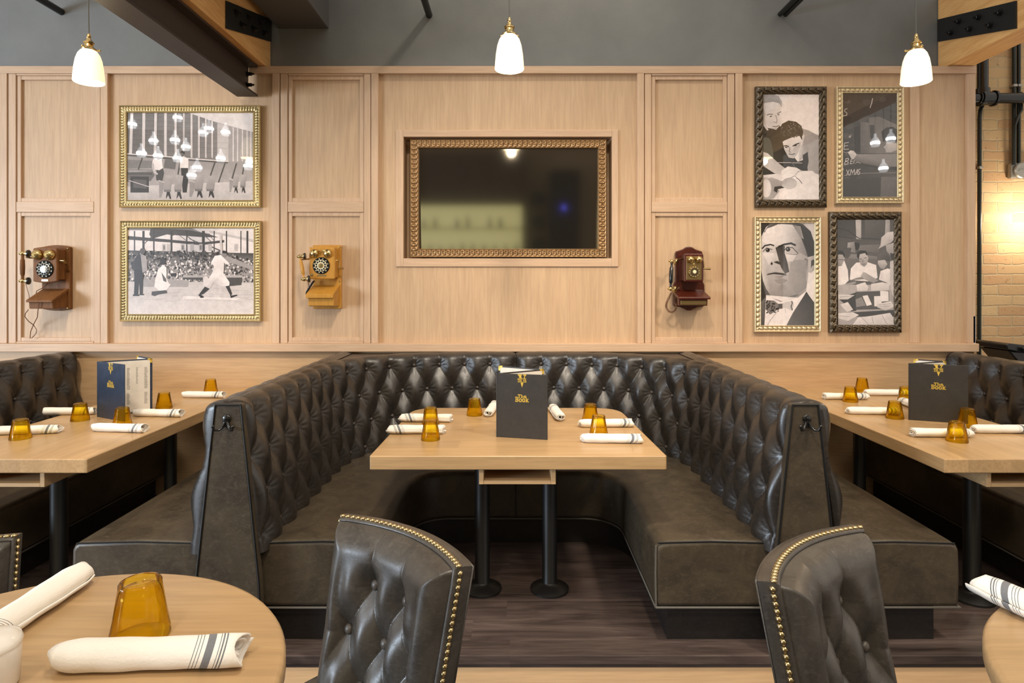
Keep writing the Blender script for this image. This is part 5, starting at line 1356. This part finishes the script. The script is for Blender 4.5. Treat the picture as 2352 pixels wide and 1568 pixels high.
# ================================================================== STOOLS
NAIL = MB().ball((0,0,0), .0070, (1,1,.62), 10).build('nailhead', NAILM, smooth=180); NAIL_ME = NAIL.data; bpy.data.objects.remove(NAIL)
CB = MB().ball((0,0,0), .0125, (1,1,.7), 16).build('button', BUTTONC, smooth=180); CB_ME = CB.data; bpy.data.objects.remove(CB)
def make_stool():
    t = thing('bar_stool', '-', 'stool', (0,0,0), 'tufted leather bar stools')
    HT, ZB = 1.05, .66                                # heights above the floor; the seat is at .70
    hw = lambda v: .190 + .020*v                      # half width, 0 bottom .. 1 top
    yb_ = lambda v: .075*v                            # recline
    def base(s, v, o):                                # s -1..1 across, v 0..1 up, o metres towards the sitter
        y = yb_(v) - .050*(s*s) 
        tx, ty = hw(v), -.10*s
        L = math.hypot(tx, ty); nx, ny = ty/L, -tx/L   # towards the sitter (-y)
        if ny > 0: nx, ny = -nx, -ny
        return (s*hw(v)+nx*o, y+ny*o, ZB+(HT-ZB)*v)
    # tufted pad
    NSX, NV = 130, 120
    bs = [(-.0625,.275),(.0625,.275),(-.125,.165),(0,.165),(.125,.165),(-.0625,.055),(.0625,.055),(-.125,-.055),(0,-.055),(.125,-.055)]
    vs = []; fs = []
    CSP, CRH = .125, .110
    for i in range(NSX):
        s = -1+2*i/(NSX-1)
        for j in range(NV):
            v = j/(NV-1); x = s*hw(v); z = (HT-ZB)*v
            u = x/CSP; wr = (.275-z)/CRH              # row 0 at z=.275, offset half
            a = (u+.5)+wr/2; b = (u+.5)-wr/2
            sa, sb = abs(math.sin(PI*a)), abs(math.sin(PI*b))
            d = .012*(sa*sb)**.30 + .030*((sa*sa+sb*sb)/2)**.7
            pu = abs(math.sin(PI*(u+.5)))
            top = .010*pu**.45 + .030
            k = smooth01((-wr)/.55) if wr < 0 else 0
            d0 = .012*pu**.5 + .030*pu**1.3
            h = d if wr >= 0 else d0*(1-k) + top*k
            # beyond the outer buttons: horizontal folds running to the sides
            ex = smooth01((abs(x)-.128)/.05)
            pz = abs(math.sin(PI*(wr-1)/2)) if wr > 0 else 1
            side = .010*pz**.45 + .030
            h = h*(1-ex) + side*ex
            e = min(1-abs(s), (1-v)*1.6)*hw(v)
            q = min(1, max(0,e)/.042); tp = math.sqrt(max(0,1-(1-q)**2))
            vs.append(base(s*(1-.0*0), v, .004 + (.022 + h)*tp))
    for i in range(NSX-1):
        for j in range(NV-1): fs.append((i*NV+j, i*NV+j+1, (i+1)*NV+j+1, (i+1)*NV+j))
    m = MB(); m.add(vs, fs)
    p0, p1, p2 = (Vector(vs[k]) for k in fs[len(fs)//2][:3])
    if (p1-p0).cross(p2-p0).y > 0: m.f = [f[::-1] for f in m.f]
    pad = m.build('backrest', LEATHC, t, 180)
    # boxing behind the nail line: sides, top, rear
    m = MB(); n = 24; ring = []
    prof = [(.010,-.000),(.004,.004),(-.012,.005),(-.030,.001),(-.035,-.006)]
    vs = []; fs = []
    path = [(-1, k/14) for k in range(15)] + [(-1+2*k/n, 1) for k in range(1,n)] + [(1, 1-k/14) for k in range(15)]
    for (s, v) in path:
        for (o, g) in prof:
            x, y, z = base(s, v, o)
            cx = g*(-1 if s <= -1 else 1 if s >= 1 else 0); cz = g if v >= 1 else 0
            vs.append((x+cx, y, z+cz))
    K = len(prof)
    for i in range(len(path)-1):
        for j in range(K-1): fs.append((i*K+j, i*K+j+1, (i+1)*K+j+1, (i+1)*K+j))
    m.add(vs, fs)
    b = len(m.v); rv = [base(-1+2*i/n, v_, -.035) for i in range(n+1) for v_ in (0,.5,1)]
    m.v += rv; rf = []
    for i in range(n):
        for j in range(2): rf.append((b+i*3+j, b+(i+1)*3+j, b+(i+1)*3+j+1, b+i*3+j+1))
    m.f += rf; m.m += [0]*len(rf)
    bx = m.build('back_boxing', LEATHC, t, 50)
    sm = bx.modifiers.new('t','SOLIDIFY'); sm.thickness = .004; sm.offset = 0
    # nails along the seam
    pts = []
    L = HT-ZB
    k = int(L/.0138)
    for i in range(k): pts.append((-1, (i+.5)/k, 'x'))
    kk = int(.44/.0140)
    for i in range(kk+1): pts.append((-1+2*i/kk, 1, 'z'))
    for i in range(k): pts.append((1, (i+.5)/k, 'x'))
    for (s, v, ax) in pts:
        p = Vector(base(s, v, -.002)); d = Vector((s,0,.0)) if ax == 'x' else Vector((0,0,1))
        p += d*.0075
        instance(NAIL_ME, 'nailhead', bx, p, d.to_track_quat('Z','Y').to_euler())
    for (x, z) in bs:
        v = z/(HT-ZB)
        if v < .02: continue
        p = base(x/hw(v), v, .034); f = Vector((0,-1,.15)); instance(CB_ME, 'button', pad, p, f.to_track_quat('Z','Y').to_euler())
    # seat and legs
    m = MB(); m.prism(rounded([(-.215,-.43),(.215,-.43),(.205,-.01),(-.205,-.01)],[.05,.05,.03,.03],5), .60, .70, 'z'); m.build('seat', LEATHC, t, 30, bevel=(.028,4,40))
    MB().prism(rounded([(-.20,-.41),(.20,-.41),(.19,.02),(-.19,.02)],[.03]*4,3), .555, .605, 'z').build('seat_frame', BLACKM, t, 30)
    for (x, y, dx, dy) in ((-.175,-.385,-.02,-.03),(.175,-.385,.02,-.03),(-.165,.0,-.02,.05),(.165,.0,.02,.05)):
        MB().tube([(x+dx,y+dy,0),(x,y,.56)], [.014,.022], 10).build('leg', DARKW, t)
    MB().tube([(-.188,-.405,.22),(.188,-.405,.22)], .011, 10).build('footrest', DARKW, t)
    return t
DARKW = wood('dark_stool_wood', srgb(34,24,18), srgb(52,38,30), 'z', .35)
ST = make_stool(); us = []
def put_stool(mx, my, ang, label, scale=None):
    # the backrest's top middle comes to (mx, my)
    a = math.radians(ang); lx, ly = 0, .045
    place(ST, us, (mx-(lx*math.cos(a)-ly*math.sin(a)), my-(lx*math.sin(a)+ly*math.cos(a)), -.15), a, label, None, scale)
put_stool(-.264, 1.43, -40.6, 'tufted black leather bar stool with brass nailheads before the middle booth table')
put_stool(.668, 1.362, 39.6, 'tufted black leather bar stool with brass nailheads beside the right round table')
put_stool(-1.350, 1.315, 38.3, 'tufted leather bar stool barely showing its nailheads at the left edge')
# ================================================================== THE ROOM BEHIND THE VIEWER (seen mirrored in the screen and the picture glass)
BARW = wood('dark_bar_wood', srgb(70,50,34), srgb(104,78,54), 'z', .45)
struct(MB().bx(-9.5, 6.5, -6.3, -6.1, -.2, 5.2).build('wall_front', plain('tan_plaster', srgb(150,126,92), .6), smooth=0))
t = thing('back_bar', 'lit bar shelving with bottles, mirrored dimly in the television screen', 'bar', (-1.3,-5.9,-.15))
MB().bx(-3.4,.3,-6.09,-5.5,-.15,1.10).build('counter', BARW, t, 0, bevel=(.01,2))
m = MB(); m.bx(-3.4,-3.3,-6.09,-5.75,1.10,3.5); m.bx(.2,.3,-6.09,-5.75,1.10,3.5); m.bx(-3.3,.2,-6.09,-5.75,2.28,3.5); m.bx(-3.3,.2,-6.09,-5.8,1.72,1.75); m.build('cabinet', BARW, t, 0)
MB().bx(-3.3,.2,-6.09,-6.05,1.10,2.28).build('lit_back_panel', shade_mat('bar_backlight', (.80,.70,.24), 1.15), t, 0)
rb = random.Random(7)
BOTG = plain('bottle_glass', srgb(40,44,20), .2)
for i in range(26):
    x = -3.2+i*.13+rb.random()*.03; r = .034+rb.random()*.012; h = .22+rb.random()*.1; z = 1.10 if i % 2 else 1.75
    if z > 1.5 and i % 3 == 0: continue
    MB().lathe([(0,0),(r,0),(r,h*.6),(r*.4,h*.78),(r*.35,h),(0,h)], 12, (x,-5.92,z)).build('bottle', BOTG, t)
t = thing('service_cabinet', 'tall dark cabinet with a small blue light, mirrored in the television screen', 'cabinet', (1.2,-5.9,-.15))
MB().bx(.85,1.55,-6.09,-5.6,-.15,3.1).build('body', BLACKP, t, 0, bevel=(.01,2))
MB().ball((1.17,-5.59,2.22), .03).build('indicator_light', shade_mat('blue_led', (.1,.1,1.0), 9), t)
m = MB()
for z in (1.2,1.75,2.3): m.bx(.42,.74,-6.09,-6.0,z,z+.3)
t = thing('wall_panel', 'three small dark wall panels, mirrored in the television screen', 'panel', (.58,-6.05,1.2)); m.build('panels', BLACKP, t, 0)
BOTL = NT('clear_lamp_glass'); BOTL.set(color=(.9,.92,.92), rough=.1, em=(.95,.97,1.0), ems=2.2); BOTL = BOTL.m
FIL = shade_mat('filament_lit', (1.0,.95,.88), 60)
def chandelier(label, pts, ym):
    q = [((px-CX)*(2*4.303-ym-dy)/F, ym+dy, CH-(py-CY)*(2*4.303-ym-dy)/F) for (px,py,dy) in pts]
    cx = sum(p[0] for p in q)/len(q)
    t = thing('bottle_chandelier', label, 'lamp', (cx, ym, 4.9), 'bottle lamp clusters behind the viewer')
    MB().bx(cx-.9 if len(q) > 5 else cx-.3, cx+.9 if len(q) > 5 else cx+.3, ym-.35, ym+.35, 4.9, 4.95).build('ceiling_plate', BLACKM, t, 0)
    for (x,y,z) in q:
        MB().lathe([(0,-.10),(.055,-.10),(.060,-.09),(.060,-.02),(.045,.02),(.020,.05),(.018,.09),(.022,.10),(0,.10)], 14, (x,y,z)).build('bottle', BOTL, t)
        MB().ball((x,y-.0,z-.045), .068, (1,1,.72), 14).build('bulb', FIL, t)
        MB().tube([(x,y,z+.10),(x,y,4.9)], .004, 6).build('cable', BLACKM, t)
chandelier('cluster of clear bottle lamps, mirrored in the folding seats picture', [(303,279,0),(325,345,.2),(353,317,-.2),(363,351,.1),(402,315,.3),(408,264,-.1),(408,357,0),(427,331,-.3),(440,396,.1),(453,378,.3),(467,298,0),(480,289,.2),(518,297,-.2),(507,357,.1),(570,375,0)], -1.0)
chandelier('three clear bottle lamps, mirrored in the chalkboard picture', [(2010,322,0),(2046,312,.2),(2029,380,-.1)], -1.0)
# ================================================================== CAMERA, LIGHT
cam = bpy.data.cameras.new('camera'); co = bpy.data.objects.new('camera', cam); COL.objects.link(co)
cam.sensor_fit = 'HORIZONTAL'; cam.sensor_width = 36; cam.lens = F/2352*36
cam.shift_x = (1176-CX)/2352; cam.shift_y = (CY-784)/2352
co.location = (0,0,CH); co.rotation_euler = (PI/2,0,0); cam.clip_start = .05
SC.camera = co
def area(name, loc, target, sx, sy, e, c):
    l = bpy.data.lights.new(name, 'AREA'); l.shape = 'RECTANGLE'; l.size = sx; l.size_y = sy; l.energy = e; l.color = c
    o = bpy.data.objects.new(name, l); COL.objects.link(o); o.location = loc
    o.rotation_euler = (Vector(target)-Vector(loc)).to_track_quat('-Z','Y').to_euler(); return o
def point(name, loc, e, c, r=.03):
    l = bpy.data.lights.new(name, 'POINT'); l.energy = e; l.color = c; l.shadow_soft_size = r
    o = bpy.data.objects.new(name, l); COL.objects.link(o); o.location = loc; return o
def spot(name, loc, target, e, c, ang=70, r=.08, blend=.4):
    l = bpy.data.lights.new(name, 'SPOT'); l.energy = e; l.color = c; l.spot_size = math.radians(ang); l.shadow_soft_size = r; l.spot_blend = blend
    o = bpy.data.objects.new(name, l); COL.objects.link(o); o.location = loc
    o.rotation_euler = (Vector(target)-Vector(loc)).to_track_quat('-Z','Y').to_euler(); return o
wd = bpy.data.worlds.new('room_ambience'); SC.world = wd; wd.use_nodes = True
bg = wd.node_tree.nodes['Background']; bg.inputs[0].default_value = (1.0,.92,.82,1); bg.inputs[1].default_value = .52
area('window_daylight', (-8.0,-1.2,1.6), (-1.0,3.4,1.4), 2.8, 1.9, 325, (.70,.84,1.0))
for sx in (-2.4, 0.0, 2.4):
    spot('ceiling_fill_spot', (sx, 1.1, 4.5), (sx*.85, 3.3, .4), 250, (1.0,.87,.70), 80, .2, .8)  # unseen ceiling spots filling the booths, aimed to spare the upper wall
spot('ceiling_fill_spot', (-.9, -.6, 3.6), (-.6, 1.9, .1), 62, (1.0,.88,.72), 90, .2, .8)  # added pair of unseen fill spots, brightening step riser, stools and round tables
spot('ceiling_fill_spot', (1.2, -.6, 3.6), (.7, 1.9, .1), 62, (1.0,.88,.72), 90, .2, .8)
spot('upper_wall_fill', (.45, 3.1, 4.8), (.45, 4.4, 3.05), 58, (1.0,.90,.76), 84, .10, .35)  # added unseen spot; its cone brightens the upper wall's middle, leaving the sides dark
point('brick_sconce', (3.86, 4.42, 1.98), 9, (1.0,.86,.66), .05)
SC.view_settings.view_transform = 'Standard'; SC.view_settings.look = 'None'
SC.view_settings.exposure = 0.65; SC.view_settings.gamma = 1.0; SC.view_settings.use_curve_mapping = False
SC.cycles.use_denoising = True
SC.cycles.max_bounces = 10; SC.cycles.transparent_max_bounces = 24; SC.cycles.sample_clamp_indirect = 6
